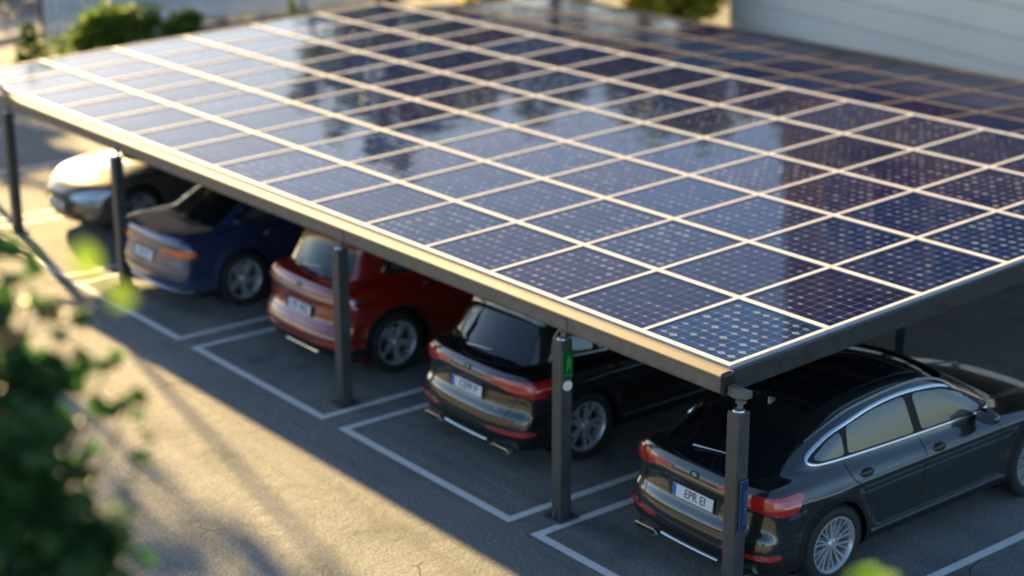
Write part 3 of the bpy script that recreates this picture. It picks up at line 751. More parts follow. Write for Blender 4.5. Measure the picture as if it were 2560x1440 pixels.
def suv_rear(plate, opts):
    def f(B, root, body):
        L = B.L
        # rear window, tailgate lines, lamps
        B.patch('B', opts['rearglass'], 'rear_window', M['glass'], root, off=.005, sm=5)
        for a, b in opts.get('wiper', [((-.22, 1.075), (.16, 1.11))]):
            P, G = B.proj('B', [a, b]); q = MB(); q.tube([P[0]+G[0]*.03, P[1]+G[1]*.022], [.013, .005], 8); q.build('wiper', M['satin'], root, smooth=True)
        zt = opts['zt']
        for s_ in (-1, 1):
            tl = opts['tl'](s_) if 'tl' in opts else [(s_*17, zt+.035), (s_*30, zt+.055), (s_*47, zt+.062), (s_*62, zt+.065), (s_*60, zt-.03), (s_*55, zt-.085), (s_*42, zt-.075), (s_*28, zt-.015)]
            t = B.patch('C', tl, 'taillight', M['tail'], root, off=.012, res=.03, sm=4)
            B.patch('C', [(s_*31, zt+.012), (s_*44, zt+.030), (s_*58, zt+.035), (s_*57, zt+.0), (s_*45, zt-.015), (s_*36, zt-.012)], 'lamp_element', M['reflector'], t, off=.016, res=.03, sm=4)
            B.patch('C', [(s_*24, .445), (s_*34, .455), (s_*50, .462), (s_*50, .425), (s_*34, .415), (s_*24, .425)], 'reflector', M['reflector'], root, off=.014, res=.03)
            if opts.get('nopipe'): continue
            x = s_*.56; b = MB(); P, G = B.proj('B', [(x, .27)]); y = float(P[0][1])
            b.prism([(-.14, .235), (.13, .235), (.165, .262), (.13, .300), (-.11, .300), (-.165, .27)], 'y', y-.055, y+.12)
            o = b.build('exhaust_tip', M['chrome'], root, bevel=.006); o.location = (x, 0, -.035); o.scale = (s_, 1, 1)
            b = MB(); b.prism([(-.11, .249), (.11, .249), (.135, .265), (.11, .287), (-.10, .287), (-.135, .27)], 'y', y-.058, y+.06); o2 = b.build('exhaust_opening', M['gap'], o)
        B.patch('C', [(-70, .25), (-35, .235), (0, .235), (35, .235), (70, .25), (72, .33), (66, .40), (30, .395), (0, .395), (-30, .395), (-66, .40), (-72, .33)], 'rear_bumper', M['black'], root, off=.006, sm=4)
        B.ribbon('C', [(-62, .49), (-30, .485), (0, .485), (30, .485), (62, .49)], .02, 'bumper_crease', M['black'], root, off=.004)
        B.ribbon('C', [(-24, .255), (-8, .25), (10, .25), (20, .252)], .012, 'chrome_strip', M['chrome'], root, off=.016)
        B.ribbon('C', [(-66, .565), (-40, .56), (0, .56), (40, .56), (66, .565)], .012, 'bumper_gap', M['gap'], body, off=.0015)
        B.ribbon('B', [(-.60, zt-.02), (-.3, zt-.0), (0, zt+.004), (.3, zt), (.60, zt-.02)], .010, 'tailgate_trim', M['satin'], root, off=.008)
        for s_ in (-1, 1): B.ribbon('B', [(s_*.70, zt-.09), (s_*.66, .70), (s_*.60, .57)], .008, 'tailgate_gap', M['gap'], body, off=.0015)
        B.patch('B', [(-.30, .665), (.30, .665), (.34, .80), (-.34, .80)], 'plate_recess', M['black'], root, off=.002, closed_spline=False)
        lic_plate(B, root, .735, plate)
        if opts.get('strip'): B.ribbon('C', [(-60, .965), (-35, .94), (0, .93), (35, .94), (60, .965)], .045, 'light_strip', M['satin'], root, off=.018)
        ring(B, 'B', (0, zt+.045), .048, .022, 'badge', M['black'], root, .005)
        ring(B, 'B', (0, zt+.045), .020, .012, 'badge', M['satin'], root, .004)
        tm = text_mesh('Ve', .05, .002); P, G = B.proj('B', [(.47, .64)]); o = link('badge', tm, M['satin'], root); o.location = P[0]+G[0]*.004
        n = Vector(G[0]).normalized(); e1 = Vector((1, 0, 0)); e1 = (e1-n*e1.dot(n)).normalized(); e2 = n.cross(e1); o.rotation_euler = Matrix((e1, e2, n)).transposed().to_euler()
        # roof glass, rails, aerial, windscreen, front end
        B.patch('T', opts['roofglass'], 'sunroof', M['glass'], root, off=.004, closed_spline=False, res=.06)
        yg = opts['roofglass'][0][1]
        for gy_ in opts['roofgaps']: B.ribbon('T', [(-.44, gy_), (0, gy_+.012), (.44, gy_)], .010, 'roof_gap', M['satin'] if gy_ > 2.2 else M['black'], root, off=.006)
        for s_ in (-1, 1):
            B.ribbon('T', [(s_*.60, .78), (s_*.615, 1.3), (s_*.61, 1.9), (s_*.60, 2.5), (s_*.605, 2.85)], .030, 'roof_rail', M['satin' if opts.get('rails') else 'paint_dark'], root, off=.006, height=.012)
        P, G = B.proj('T', [(.05, .98)]); p = Vector(P[0]); b = MB()
        b.add([p+Vector(q) for q in ((-.012, -.05, -.01), (.012, -.05, -.01), (0, .10, -.005), (0, -.045, .052), (0, -.06, .05))], [(0, 1, 2), (0, 3, 4), (1, 4, 3), (0, 2, 3), (1, 3, 2), (0, 4, 1)])
        b.build('antenna', M['satin'], root)
        B.patch('FR', opts['windscreen'], 'windshield', M['glass'], root, off=.004, sm=5)
        for s_ in (-1, 1):
            B.patch('CF', [(s_*28, .70), (s_*45, .76), (s_*56, .79), (s_*58, .72), (s_*44, .66), (s_*32, .65)], 'headlight', M['headlamp'], root, off=.008, res=.03)
            B.ribbon('T', [(s_*.52, 3.55), (s_*.50, 3.9), (s_*.46, 4.3)], .05, 'hood_crease', body.data.materials[0], body, off=.004, height=.008)
        B.patch('FR', [(-.42, .40), (.42, .40), (.5, .62), (.45, .70), (-.45, .70), (-.5, .62)], 'grille', M['black'], root, off=.008, closed_spline=False)
        B.ribbon('T', [(-.70, 3.62), (-.3, 3.70), (0, 3.72), (.3, 3.70), (.70, 3.62)], .014, 'hood_gap', M['gap'], body, off=.002)
    return f
DLO5 = [(.70, 1.165), (.76, 1.11), (.95, 1.09), (1.6, 1.075), (2.3, 1.06), (2.9, 1.045), (3.16, 1.05), (3.10, 1.13), (2.85, 1.31), (2.6, 1.42), (2.3, 1.475), (1.9, 1.49), (1.5, 1.455), (1.1, 1.36), (.85, 1.26)]
def panes5(bot=1.095):
    q = [[(.76, 1.165), (.83, 1.125), (1.0, 1.115), (1.13, 1.113), (1.12, 1.34), (.95, 1.275)],
         [(1.17, 1.113), (1.6, 1.105), (2.0, 1.095), (2.03, 1.10), (1.98, 1.455), (1.9, 1.462), (1.55, 1.435), (1.2, 1.365)],
         [(2.14, 1.092), (2.6, 1.083), (2.95, 1.07), (3.04, 1.09), (2.82, 1.29), (2.58, 1.395), (2.3, 1.445), (2.09, 1.458)]]
    return q
feat5 = dict(dlo=DLO5, panes=panes5(), handles=[(1.30, .935), (2.28, .915)], track=.80,
    gaps=[[(2.09, 1.03), (2.09, .8), (2.07, .55), (2.07, .37)], [(1.10, 1.06), (1.12, .93), (1.28, .78), (1.36, .6), (1.38, .45), (1.38, .37)], [(3.14, 1.0), (3.18, .8), (3.17, .55), (3.14, .37)],
          [(.42, .87), (.50, .72), (.46, .60)]])
RG = [(-.56, 1.035), (-.3, 1.02), (0, 1.015), (.3, 1.02), (.56, 1.035), (.64, 1.06), (.60, 1.18), (.53, 1.30), (.3, 1.335), (0, 1.345), (-.3, 1.335), (-.53, 1.30), (-.60, 1.18), (-.64, 1.06)]
WS = [(-.66, 1.06), (-.3, 1.02), (0, 1.01), (.3, 1.02), (.66, 1.06), (.60, 1.25), (.53, 1.44), (.3, 1.50), (0, 1.515), (-.3, 1.50), (-.53, 1.44), (-.60, 1.25)]
opt5 = dict(rearglass=RG, zt=.90, roofglass=[(-.45, 1.02), (.45, 1.02), (.47, 1.6), (.46, 2.62), (.0, 2.68), (-.46, 2.62), (-.47, 1.6)], roofgaps=[1.42, 2.3], windscreen=WS)
feat5['extra'] = suv_rear('E PREI', opt5)
def squash(P, k=.88): return [(a, b if b < 1.06 else 1.06+(b-1.06)*k) for a, b in P]
cab5 = [(a-(.10 if 1.3 < a < 3.2 else 0), b) for a, b in squash(base_spec()['cab'])]
feat5.update(dlo=[(a-(.06 if 1.9 < a < 2.95 and b > 1.2 else 0), b) for a, b in squash(DLO5)], panes=[[(a-(.06 if 2.2 < a < 2.95 and b > 1.2 else 0), b) for a, b in squash(q)] for q in panes5()])
opt5 = dict(opt5, rearglass=squash(RG, .9), windscreen=squash(WS, .86)); feat5['extra'] = suv_rear('EPR EI', opt5)
make_car(base_spec(cab=cab5), 'parked_car', 'dark green-grey fastback car nearest the camera, beside the corner post', 'car', (9.22, -6.80, 0), 0, 'paint_green', 'multi', feat5)

# the second SUV: taller tail, roof spoiler, upright rear window
cab4 = [(.16, .90), (.20, 1.0), (.28, 1.10), (.42, 1.30), (.52, 1.46), (.56, 1.53), (.80, 1.585), (1.35, 1.63), (1.85, 1.65), (2.3, 1.63), (2.7, 1.54), (3.1, 1.32), (3.45, 1.08), (3.62, .94), (3.2, .80), (.6, .80)]
DLO4 = [(.62, 1.24), (.66, 1.13), (.95, 1.095), (1.6, 1.075), (2.3, 1.06), (2.9, 1.045), (3.16, 1.05), (3.10, 1.13), (2.85, 1.31), (2.6, 1.43), (2.3, 1.49), (1.9, 1.51), (1.4, 1.50), (.95, 1.45), (.70, 1.36)]
P4 = [[(.69, 1.22), (.74, 1.135), (.95, 1.12), (1.10, 1.115), (1.09, 1.43), (.90, 1.39), (.75, 1.32)],
      [(1.16, 1.113), (1.6, 1.105), (2.0, 1.095), (2.03, 1.10), (1.98, 1.475), (1.9, 1.482), (1.55, 1.475), (1.17, 1.445)],
      [(2.14, 1.092), (2.6, 1.083), (2.95, 1.07), (3.04, 1.09), (2.82, 1.29), (2.58, 1.40), (2.3, 1.455), (2.09, 1.472)]]
feat4 = dict(dlo=DLO4, panes=P4, handles=feat5['handles'], gaps=feat5['gaps'], track=.80)
RG4 = [(-.56, 1.05), (-.3, 1.03), (0, 1.02), (.3, 1.03), (.56, 1.05), (.63, 1.09), (.60, 1.24), (.54, 1.40), (.3, 1.445), (0, 1.455), (-.3, 1.445), (-.54, 1.40), (-.60, 1.24), (-.63, 1.09)]
opt4 = dict(opt5, rearglass=RG4, rails=True); feat4['extra'] = suv_rear('CEPP P', opt4)
make_car(base_spec(cab=cab4, rgc=.09), 'parked_car', 'black-brown sport utility car behind the post with the green sign', 'car', (5.85, -6.72, 0), 0, 'paint_dark', 'double', feat4)

# red SUV
cab3 = [(.18, .90), (.22, 1.02), (.30, 1.14), (.42, 1.34), (.48, 1.50), (.40, 1.585), (.62, 1.64), (1.2, 1.70), (1.85, 1.72), (2.3, 1.70), (2.7, 1.61), (3.1, 1.37), (3.45, 1.12), (3.62, .96), (3.2, .80), (.6, .80)]
low3 = [(.12, .26), (.03, .36), (0, .48), (.03, .58), (.09, .68), (.10, .82), (.09, .95), (.12, 1.03), (.24, 1.09), (.7, 1.10), (1.6, 1.07), (2.6, 1.03), (3.3, 1.0), (3.9, .96), (4.3, .90), (4.50, .78), (4.60, .60), (4.62, .45), (4.56, .30), (4.4, .22), (3.2, .22), (1.5, .22), (.4, .23)]
DLO3 = [(.80, 1.25), (.84, 1.16), (1.05, 1.14), (1.7, 1.12), (2.4, 1.10), (2.95, 1.085), (3.16, 1.09), (3.08, 1.18), (2.83, 1.37), (2.6, 1.48), (2.3, 1.55), (1.9, 1.575), (1.4, 1.56), (1.05, 1.47)]
P3 = [[(.88, 1.24), (.93, 1.18), (1.05, 1.17), (1.22, 1.165), (1.21, 1.47), (1.1, 1.42)],
      [(1.28, 1.16), (1.6, 1.15), (2.0, 1.14), (2.05, 1.145), (1.98, 1.535), (1.9, 1.545), (1.55, 1.535), (1.29, 1.49)],
      [(2.14, 1.135), (2.6, 1.125), (2.95, 1.11), (3.02, 1.13), (2.80, 1.34), (2.56, 1.46), (2.3, 1.52), (2.09, 1.535)]]
feat3 = dict(dlo=DLO3, panes=P3, handles=[(1.34, .99), (2.28, .97)], gaps=feat5['gaps'], track=.79)
RG3 = [(-.54, 1.13), (-.3, 1.11), (0, 1.10), (.3, 1.11), (.54, 1.13), (.60, 1.17), (.58, 1.30), (.53, 1.44), (.3, 1.475), (0, 1.48), (-.3, 1.475), (-.53, 1.44), (-.58, 1.30), (-.60, 1.17)]
WS3 = [(x, z+.05) for x, z in WS]
opt3 = dict(opt5, nopipe=True, strip=True, tl=lambda s_: [(s_*26, .97), (s_*40, .995), (s_*58, 1.02), (s_*66, 1.01), (s_*60, .955), (s_*46, .915), (s_*32, .915)], rearglass=RG3, zt=.96, windscreen=WS3, rails=True, wiper=[((-.22, 1.15), (.16, 1.19))]); feat3['extra'] = suv_rear('MK 4082', opt3)
make_car(base_spec(L=4.62, cab=cab3, low=low3, rgc=.09, wheels=(.84, 3.62)), 'parked_car', 'red sport utility car with its roof spoiler catching the light', 'car', (2.60, -6.72, 0), 0, 'paint_red', 'five', feat3)

# blue saloon (boot, sloping rear window)
low2 = [(.12, .24), (.03, .34), (0, .47), (.02, .60), (.05, .74), (.05, .86), (.10, .935), (.30, .965), (.9, .975), (1.6, .96), (2.6, .93), (3.3, .91), (3.9, .86), (4.35, .78), (4.55, .68), (4.64, .55), (4.66, .42), (4.60, .28), (4.4, .20), (3.2, .19), (1.5, .19), (.4, .20)]
cab2 = [(.42, .84), (.55, .93), (.75, 1.03), (1.05, 1.20), (1.4, 1.355), (1.75, 1.43), (2.1, 1.45), (2.5, 1.42), (2.9, 1.27), (3.3, 1.05), (3.55, .88), (3.2, .75), (.8, .75)]
hw2 = [(.1, .80), (.22, .86), (.34, .895), (.50, .90), (.62, .90), (.72, .91), (.79, .915), (.84, .895), (.90, .86), (.97, .81), (1.1, .76)]
cw2 = [(.7, .85), (.9, .82), (1.0, .785), (1.15, .73), (1.3, .67), (1.4, .62), (1.5, .56), (1.8, .5)]
DLO2 = [(1.0, 1.06), (1.10, 1.02), (1.6, 1.01), (2.3, 1.0), (2.9, .985), (3.12, .985), (3.0, 1.08), (2.75, 1.21), (2.45, 1.29), (2.1, 1.32), (1.7, 1.30), (1.35, 1.21)]
P2_ = [[(1.10, 1.065), (1.2, 1.045), (1.7, 1.04), (1.98, 1.035), (1.94, 1.285), (1.7, 1.27), (1.38, 1.185)],
       [(2.08, 1.035), (2.6, 1.025), (2.9, 1.015), (2.96, 1.03), (2.72, 1.18), (2.4, 1.265), (2.05, 1.29)]]
def blue_extra(B, root, body):
    B.patch('T', [(-.56, .72), (-.3, .66), (0, .64), (.3, .66), (.56, .72), (.53, 1.05), (.46, 1.38), (.2, 1.43), (-.2, 1.43), (-.46, 1.38), (-.53, 1.05)], 'rear_window', M['glass'], root, off=.005, sm=5)
    for s_ in (-1, 1):
        t = B.patch('C', [(s_*26, .80), (s_*38, .815), (s_*50, .815), (s_*54, .79), (s_*52, .735), (s_*38, .725), (s_*27, .735)], 'taillight', M['amber'], root, off=.012, res=.03)
        B.patch('C', [(s_*28, .765), (s_*36, .77), (s_*39, .755), (s_*36, .74), (s_*28, .745)], 'lamp_element', M['tail'], t, off=.017, res=.02)
    B.ribbon('C', [(-64, .50), (-30, .50), (0, .50), (30, .50), (64, .50)], .012, 'bumper_gap', M['gap'], body, off=.0015)
    B.patch('C', [(-66, .22), (0, .22), (66, .22), (66, .29), (0, .29), (-66, .29)], 'rear_bumper', M['black'], root, off=.006, sm=4)
    B.ribbon('C', [(-62, .305), (-30, .30), (0, .30), (30, .30), (62, .305)], .014, 'chrome_strip', M['chrome'], root, off=.012)
    B.ribbon('T', [(-.62, .60), (-.64, .3), (-.58, .16)], .008, 'boot_gap', M['gap'], body, off=.0015); B.ribbon('T', [(.62, .60), (.64, .3), (.58, .16)], .008, 'boot_gap', M['gap'], body, off=.0015)
    B.patch('FR', [(x, z-.09) for x, z in WS if True], 'windshield', M['glass'], root, off=.004, sm=5)
    lic_plate(B, root, .66, 'HB 271')
    P, G = B.proj('T', [(.05, 1.6)]); 
    B.patch('T', [(-.40, 1.62), (.40, 1.62), (.40, 2.3), (-.40, 2.3)], 'sunroof', M['glass'], root, off=.004, closed_spline=False, res=.06)
    for s_ in (-1, 1): B.patch('CF', [(s_*24, .60), (s_*45, .70), (s_*60, .73), (s_*62, .64), (s_*44, .57), (s_*27, .54)], 'headlight', M['headlamp'], root, off=.008, res=.03)
    B.patch('FR', [(-.42, .36), (.42, .36), (.5, .52), (.45, .60), (-.45, .60), (-.5, .52)], 'grille', M['black'], root, off=.008, closed_spline=False)
feat2 = dict(dlo=DLO2, panes=P2_, handles=[(1.40, .86), (2.28, .85)], gaps=[[(2.03, .98), (2.03, .8), (2.02, .55), (2.02, .33)], [(1.20, .99), (1.24, .85), (1.36, .7), (1.40, .5), (1.40, .33)], [(3.1, .95), (3.14, .8), (3.12, .5), (3.1, .33)]],
    track=.79, mirror=(2.9, .97), clad='paint_blue', extra=blue_extra)
make_car(base_spec(L=4.66, low=low2, cab=cab2, hw=hw2, cw=cw2, wheels=(.98, 3.76), wz=.345, arch=.385, flare=.015, rgc=.06), 'parked_car', 'blue saloon car with a narrow amber rear lamp beside the red car', 'car', (-.62, -7.0, 0), 0, 'paint_blue', 'five', feat2).scale = (1.0, 1.0, 1.06)

# silver-white car, nose towards the camera
def white_extra(B, root, body):
    blue_extra(B, root, body)
    B.patch('CF', [(-30, .24), (0, .23), (30, .24), (34, .36), (0, .38), (-34, .36)], 'air_intake', M['black'], root, off=.01, sm=4)
    for s_ in (-1, 1): B.patch('CF', [(s_*40, .36), (s_*50, .37), (s_*52, .32), (s_*42, .31)], 'fog_lamp', M['satin'], root, off=.012, res=.03)
    lic_plate(B, root, .44, 'LV 560', 'FR')
feat1 = dict(feat2, clad='paint_white', extra=white_extra)
make_car(base_spec(L=4.66, low=low2, cab=cab2, hw=hw2, cw=cw2, wheels=(.98, 3.76), wz=.345, arch=.385, flare=.015, rgc=.06), 'parked_car', 'silver-white car with its nose out and sunlit bonnet, farthest left', 'car', (-4.42, -1.80, 0), math.pi, 'paint_white', 'five', feat1).scale = (1.0, 1.0, 1.06)

# ------------------------------------------------------------------ plants
def leaves_mesh(name, cen, size, m, parent, fold=.25, up=.3, r=rng):
    """one bent six-sided leaf per centre"""
    n = len(cen); d = r.normal(size=(n, 3)); d[:, 2] = d[:, 2]*.6; d /= np.linalg.norm(d, axis=1, keepdims=True)
    q = r.normal(size=(n, 3))+np.array([0, 0, up*2]); s = np.cross(d, q); s /= np.linalg.norm(s, axis=1, keepdims=True); u = np.cross(s, d)
    L = (size*r.uniform(.7, 1.3, n))[:, None]; w = L*.30
    P = [cen-d*L*.5, cen-d*L*.12+s*w+u*L*fold*.3, cen+d*L*.2+s*w*.8+u*L*fold*.3, cen+d*L*.5-u*L*fold*.3, cen+d*L*.2-s*w*.8+u*L*fold*.3, cen-d*L*.12-s*w+u*L*fold*.3]
    V = np.stack(P, 1).reshape(-1, 3); b = np.arange(n)[:, None]*6
    F = np.concatenate([b+np.array([[0, 1, 2, 3]]), b+np.array([[0, 3, 4, 5]])])
    me = bpy.data.meshes.new(name); me.from_pydata(V.tolist(), [], F.tolist()); return link(name, me, m, parent)
def clump_points(blobs, n, r=rng):
    """blobs: (x,y,z,rx,ry,rz,weight); leaf clusters concentrated towards the shell, with gaps"""
    out = []
    wt = np.array([b[6] for b in blobs], float); wt /= wt.sum()
    for b, k in zip(blobs, (wt*n).astype(int)):
        nc = max(4, k//26); c = r.normal(size=(nc, 3)); c /= np.linalg.norm(c, axis=1, keepdims=True); c *= r.uniform(.45, 1.02, (nc, 1))
        idx = r.integers(0, nc, k); p = c[idx]+r.normal(size=(k, 3))*.16
        out.append(p*np.array(b[3:6])+np.array(b[:3]))
    return np.concatenate(out)
def tree(name, label, loc, h, cr, m, nleaf, lsize, group=None, trunk=None, seed=1, cat='tree', flat=1.0, stemh=.35, lean=(0, 0)):
    r = np.random.default_rng(seed); t = thing(name, label, cat, loc, 0, group)
    tr = trunk or h*.025; b = MB(); zc = h-cr*flat
    pts = [(0, 0, -.05), (lean[0]*.2, lean[1]*.2, h*.25), (lean[0]*.6, lean[1]*.6, h*.5), (lean[0], lean[1], h*.85)]; b.tube(pts, [tr*1.3, tr, tr*.8, tr*.25], 9)
    blobs = []
    for k in range(9):
        a = r.uniform(0, 2*math.pi); z0 = h*r.uniform(stemh, .7); rr = cr*r.uniform(.35, .8); z1 = zc+cr*flat*r.uniform(-.6, .7)
        e = (lean[0]+rr*math.cos(a), lean[1]+rr*math.sin(a), z1); b.tube([(lean[0]*z0/h, lean[1]*z0/h, z0), (lean[0]*.8+e[0]*.45, lean[1]*.8+e[1]*.45, (z0+z1)/2+.1), e], [tr*.45, tr*.3, tr*.1], 6)
        s = cr*r.uniform(.34, .55); blobs.append((*e, s, s, s*.85, s*s))
    blobs.append((lean[0], lean[1], zc, cr*.6, cr*.6, cr*.6*flat, cr*cr*.5))
    b.build('trunk', M['bark'], t, smooth=True)
    leaves_mesh('crown', clump_points(blobs, nleaf, r), lsize, M[m], t, r=r); return t
def bush(name, label, loc, dims, m, nleaf, lsize, group=None, seed=1, cone=False):
    r = np.random.default_rng(seed); t = thing(name, label, 'shrub', loc, 0, group); b = MB(); blobs = []
    rx, ry, h = dims
    for k in range(7):
        a = r.uniform(0, 2*math.pi); q = r.uniform(.1, .7)
        if cone: zz = h*(k+.5)/7; s = rx*(1-.8*zz/h); e = (0, 0, zz); blobs.append((*e, s, s, h*.16, s+.05))
        else:
            e = (rx*q*math.cos(a), ry*q*math.sin(a), h*r.uniform(.35, .72)); blobs.append((*e, rx*.45, ry*.45, h*.30, 1))
        b.tube([(0, 0, -.02), (e[0]*.5, e[1]*.5, e[2]*.4), e], [.025, .018, .006], 6)
    b.build('stem', M['bark'], t, smooth=True); leaves_mesh('foliage', clump_points(blobs, nleaf, r), lsize, M[m], t, r=r); return t

def cray(x, y, D):
    """a world point D metres from the viewpoint; used once to site the two young trees beside the lookout"""
    d = F_*4315.8+R2*(x-1280)-U2*(y-720); return CAM+d.normalized()*D
# young tree close to the viewpoint, its top reaching into the left of the view
G1 = 'young leafy trees in the foreground'
base = Vector((12.9, -15.3, 0)); t = thing('young_tree', 'dark green leafy tree close up at the left, out of focus', 'tree', base, 0, G1)
rf = np.random.default_rng(11); b = MB(); b.tube([(0, 0, -.05), (.05, .1, 1.5), (.15, .3, 3.0), (.3, .55, 4.2)], [.09, .075, .055, .02], 10)
tips = [(-10, 1240, 6.3, .27, 8), (100, 1120, 6.4, .19, 6), (-20, 1010, 6.4, .20, 5), (90, 930, 6.5, .13, 2.4), (170, 1380, 6.2, .16, 5), (20, 1400, 6.1, .28, 8), (30, 820, 6.6, .11, 1.3), (120, 1010, 6.5, .12, 2), (230, 1010, 6.6, .07, .5),
        (-120, 1150, 6.4, .32, 7), (-100, 900, 6.6, .22, 3), (60, 700, 6.7, .10, .5), (10, 760, 6.6, .13, 1.2), (150, 800, 6.6, .08, .5), (-20, 650, 6.7, .12, .7), (160, 890, 6.5, .08, .7), (350, 1120, 6.4, .05, .15), (310, 1000, 6.6, .05, .25), (250, 900, 6.7, .05, .2), (120, 1600, 6.0, .35, 8), (210, 1350, 6.2, .09, 1.4), (-60, 1500, 6.2, .4, 9)]
blobs = []
for x, y, D, s, wt in tips:
    p = cray(x+22, y, D)-base; s *= 1.12; blobs.append((p.x, p.y, p.z, s, s, s*.9, wt))
    b.tube([(.15, .3, 2.6), ((p.x+.15)/2, (p.y+.3)/2, (2.9+p.z)/2-.15), p], [.022, .013, .004], 6)
b.build('trunk', M['bark'], t, smooth=True)
leaves_mesh('crown', clump_points(blobs, 4200, rf), .075, M['leaf_dark'], t, r=rf)
# a nearer twig with broad pale leaves
pts = [cray(300, 735, 4.6), cray(270, 745, 4.62), cray(212, 650, 4.7), cray(218, 690, 4.7)]
b = MB(); q = [cray(-100, 900, 4.9), cray(60, 830, 4.8), cray(200, 740, 4.7), cray(300, 740, 4.6)]
b.tube([p-base for p in q], [.010, .008, .006, .003], 6); b.tube([(.3, .55, 4.2), (.5, .7, 4.6), q[0]-base], [.02, .015, .01], 6); tw = b.build('twig', M['bark'], t, smooth=True)
for (x, y, D), ln, tilt in (((292, 738, 4.6), .085, .3), ((216, 655, 4.7), .10, 1.3)):
    b = MB(); c0 = cray(x, y, D)-base; a = (R2*math.cos(tilt)-U2*math.sin(tilt)); w_ = a.cross(F_).normalized(); n_ = 8; L_ = ln; ed = []
    for k in range(n_+1):
        s_ = k/n_; wd = math.sin(math.pi*s_**.8)*L_*.36; ed.append((c0+a*(s_-.5)*L_*1.15-F_*.012*math.cos(s_*3), wd))
    vs = [p+w_*wd+F_*.006 for p, wd in ed]+[p for p, wd in ed]+[p-w_*wd+F_*.006 for p, wd in ed]; m_ = n_+1
    b.add(vs, [(r_*m_+k, r_*m_+k+1, (r_+1)*m_+k+1, (r_+1)*m_+k) for r_ in range(2) for k in range(n_)]); b.build('leaf', M['leaf_lime'], tw, smooth=True)
# second young tree: only its topmost leaves reach the bottom of the view
top = cray(2190, 1450, 5.2); base = Vector((top.x+.15, top.y-.1, 0)); t = thing('young_tree', 'bright green leaf tip at the bottom edge beside the nearest car', 'tree', base, 0, G1)
b = MB(); p = top-base; b.tube([(0, 0, -.05), (.05, -.05, 1.6), (-.03, .0, 3.2), (p.x, p.y, p.z-.05)], [.06, .045, .03, .006], 9)
blobs = [(p.x, p.y, p.z, .055, .055, .06, 1.0)]
for k in range(8):
    a = k*2.4; z = 2.2+k*.2; e = (.35*math.cos(a), .35*math.sin(a), z+.2-.05*k); b.tube([(0, 0, z-.3), (e[0]*.5, e[1]*.5, z), e], [.018, .012, .005], 6); blobs.append((*e, .25, .25, .2, 3))
b.build('trunk', M['bark'], t, smooth=True); leaves_mesh('crown', clump_points(blobs, 1500, rf), .075, M['leaf_fresh'], t, r=rf)

# ------------------------------------------------------------------ background
GB = 'shrubs along the far side of the car park'
bush('shrub', 'broad green shrub, its top just above the far end of the solar roof', (-16.7, .45, 0), (.9, 1.9, 1.3), 'leaf_mid', 4600, .13, GB, 3)
bush('shrub', 'low shrub at the right end of the broad green one', (-16.8, 2.3, 0), (.7, .8, .95), 'leaf_mid', 1600, .12, GB, 13)
bush('conical_shrub', 'small cone-shaped shrub left of the broad green one', (-16.9, -1.35, 0), (.45, .45, 1.0), 'leaf_mid', 1500, .10, GB, 4, True)
bush('conical_shrub', 'tiny cone-shaped shrub standing alone before the railings', (-16.4, 5.0, 0), (.22, .22, 1.05), 'leaf_mid', 700, .09, GB, 5, True)
GY = 'yellow-green bushes behind the rear carport'
for k, (x, y, rx, h, lab) in enumerate([(-15.7, 10.4, 1.0, 1.7, 'yellow-green bush at the far corner of the rear carport'), (-14.3, 12.2, 1.3, 1.7, 'yellow-green bush next to the far corner one, fuller and wider'),
        (-12.7, 13.2, 1.1, 1.6, 'yellow-green bush in the middle of the row behind the solar roof'), (-10.7, 12.6, 1.0, 1.5, 'yellow-green bush in the row, second from the white wall'), (-9.5, 11.4, 1.0, 1.5, 'yellow-green bush touching the left end of the white wall')]):
    bush('bush', lab, (x, y, 0), (rx*1.2, rx*1.1, h*1.5), 'leaf_yellow', 3600, .15, GY, 20+k)
bush('hedge_shrub', 'dark green strip of shrub at the very top left, beyond the road', (-29.6, 5, 0), (1.5, 12, 3.6), 'leaf_mid', 9000, .26, None, 31)
GT = 'trees beyond the car park'
tree('tree', 'dark trunk of the tree behind the far corner of the solar roof', (-19.6, 9.9, 0), 9.5, 3.2, 'leaf_dark', 4200, .32, GT, .22, 41)
TR = [(-12.2, 17.6, 6.8, 2.4), (-10.6, 15.6, 6.2, 2.0), (-17.8, 14.5, 9.6, 3.0), (-14.6, 17.5, 9.4, 2.9), (-22.5, 14.5, 10.5, 3.4), (-19, 19, 11, 3.4)]  # first two are added out of view, to block sky mirrored in the rear panels
for k, (x, y, h, cr) in enumerate(TR):
    tree('tree', ['low tree beside the left end of the pale wall', 'lower tree just left of the pale wall, nearest it', 'tree trunk behind the widest yellow-green bush', 'tree farther back between the yellow-green bushes and the wall', 'tree beyond the railings, behind the far corner', 'rearmost tree beyond the yellow-green bushes'][k], (x, y, 0), h, cr, 'leaf_mid', 6000, .36, GT, .2, 50+k)
# trees left of the view, whose shadows stripe the sunlit ground
for k, (x, y, h, cr) in enumerate([(-21.5, -2.6, 5.2, 1.3), (-22.5, -5.6, 5.6, 1.2), (-34, .5, 8.5, 2.0), (-36, 6.5, 9.0, 2.2)]):
    tree('tree', ['small tree past the left end of the carport', 'second small tree past the left end, nearer the lane', 'tree across the road on the left', 'tree across the road, farther right'][k], (x, y, 0), h, cr, 'leaf_mid', 2400, .24, GT, .12, 60+k)
for k, (x, y, h, cr) in enumerate([(-9.6, -7.2, 6.6, 1.1), (-11.5, -8.0, 5.4, 1.15), (-8.8, -9.2, 5.2, .9)]):
    tree('slender_tree', ['slender young tree by the lane, nearest the carport', 'taller slender young tree by the lane', 'slender young tree on the near side of the lane'][k], (x, y, 0), h, cr, 'leaf_mid', 520, .17, 'slender trees along the lane', .10, 80+k)
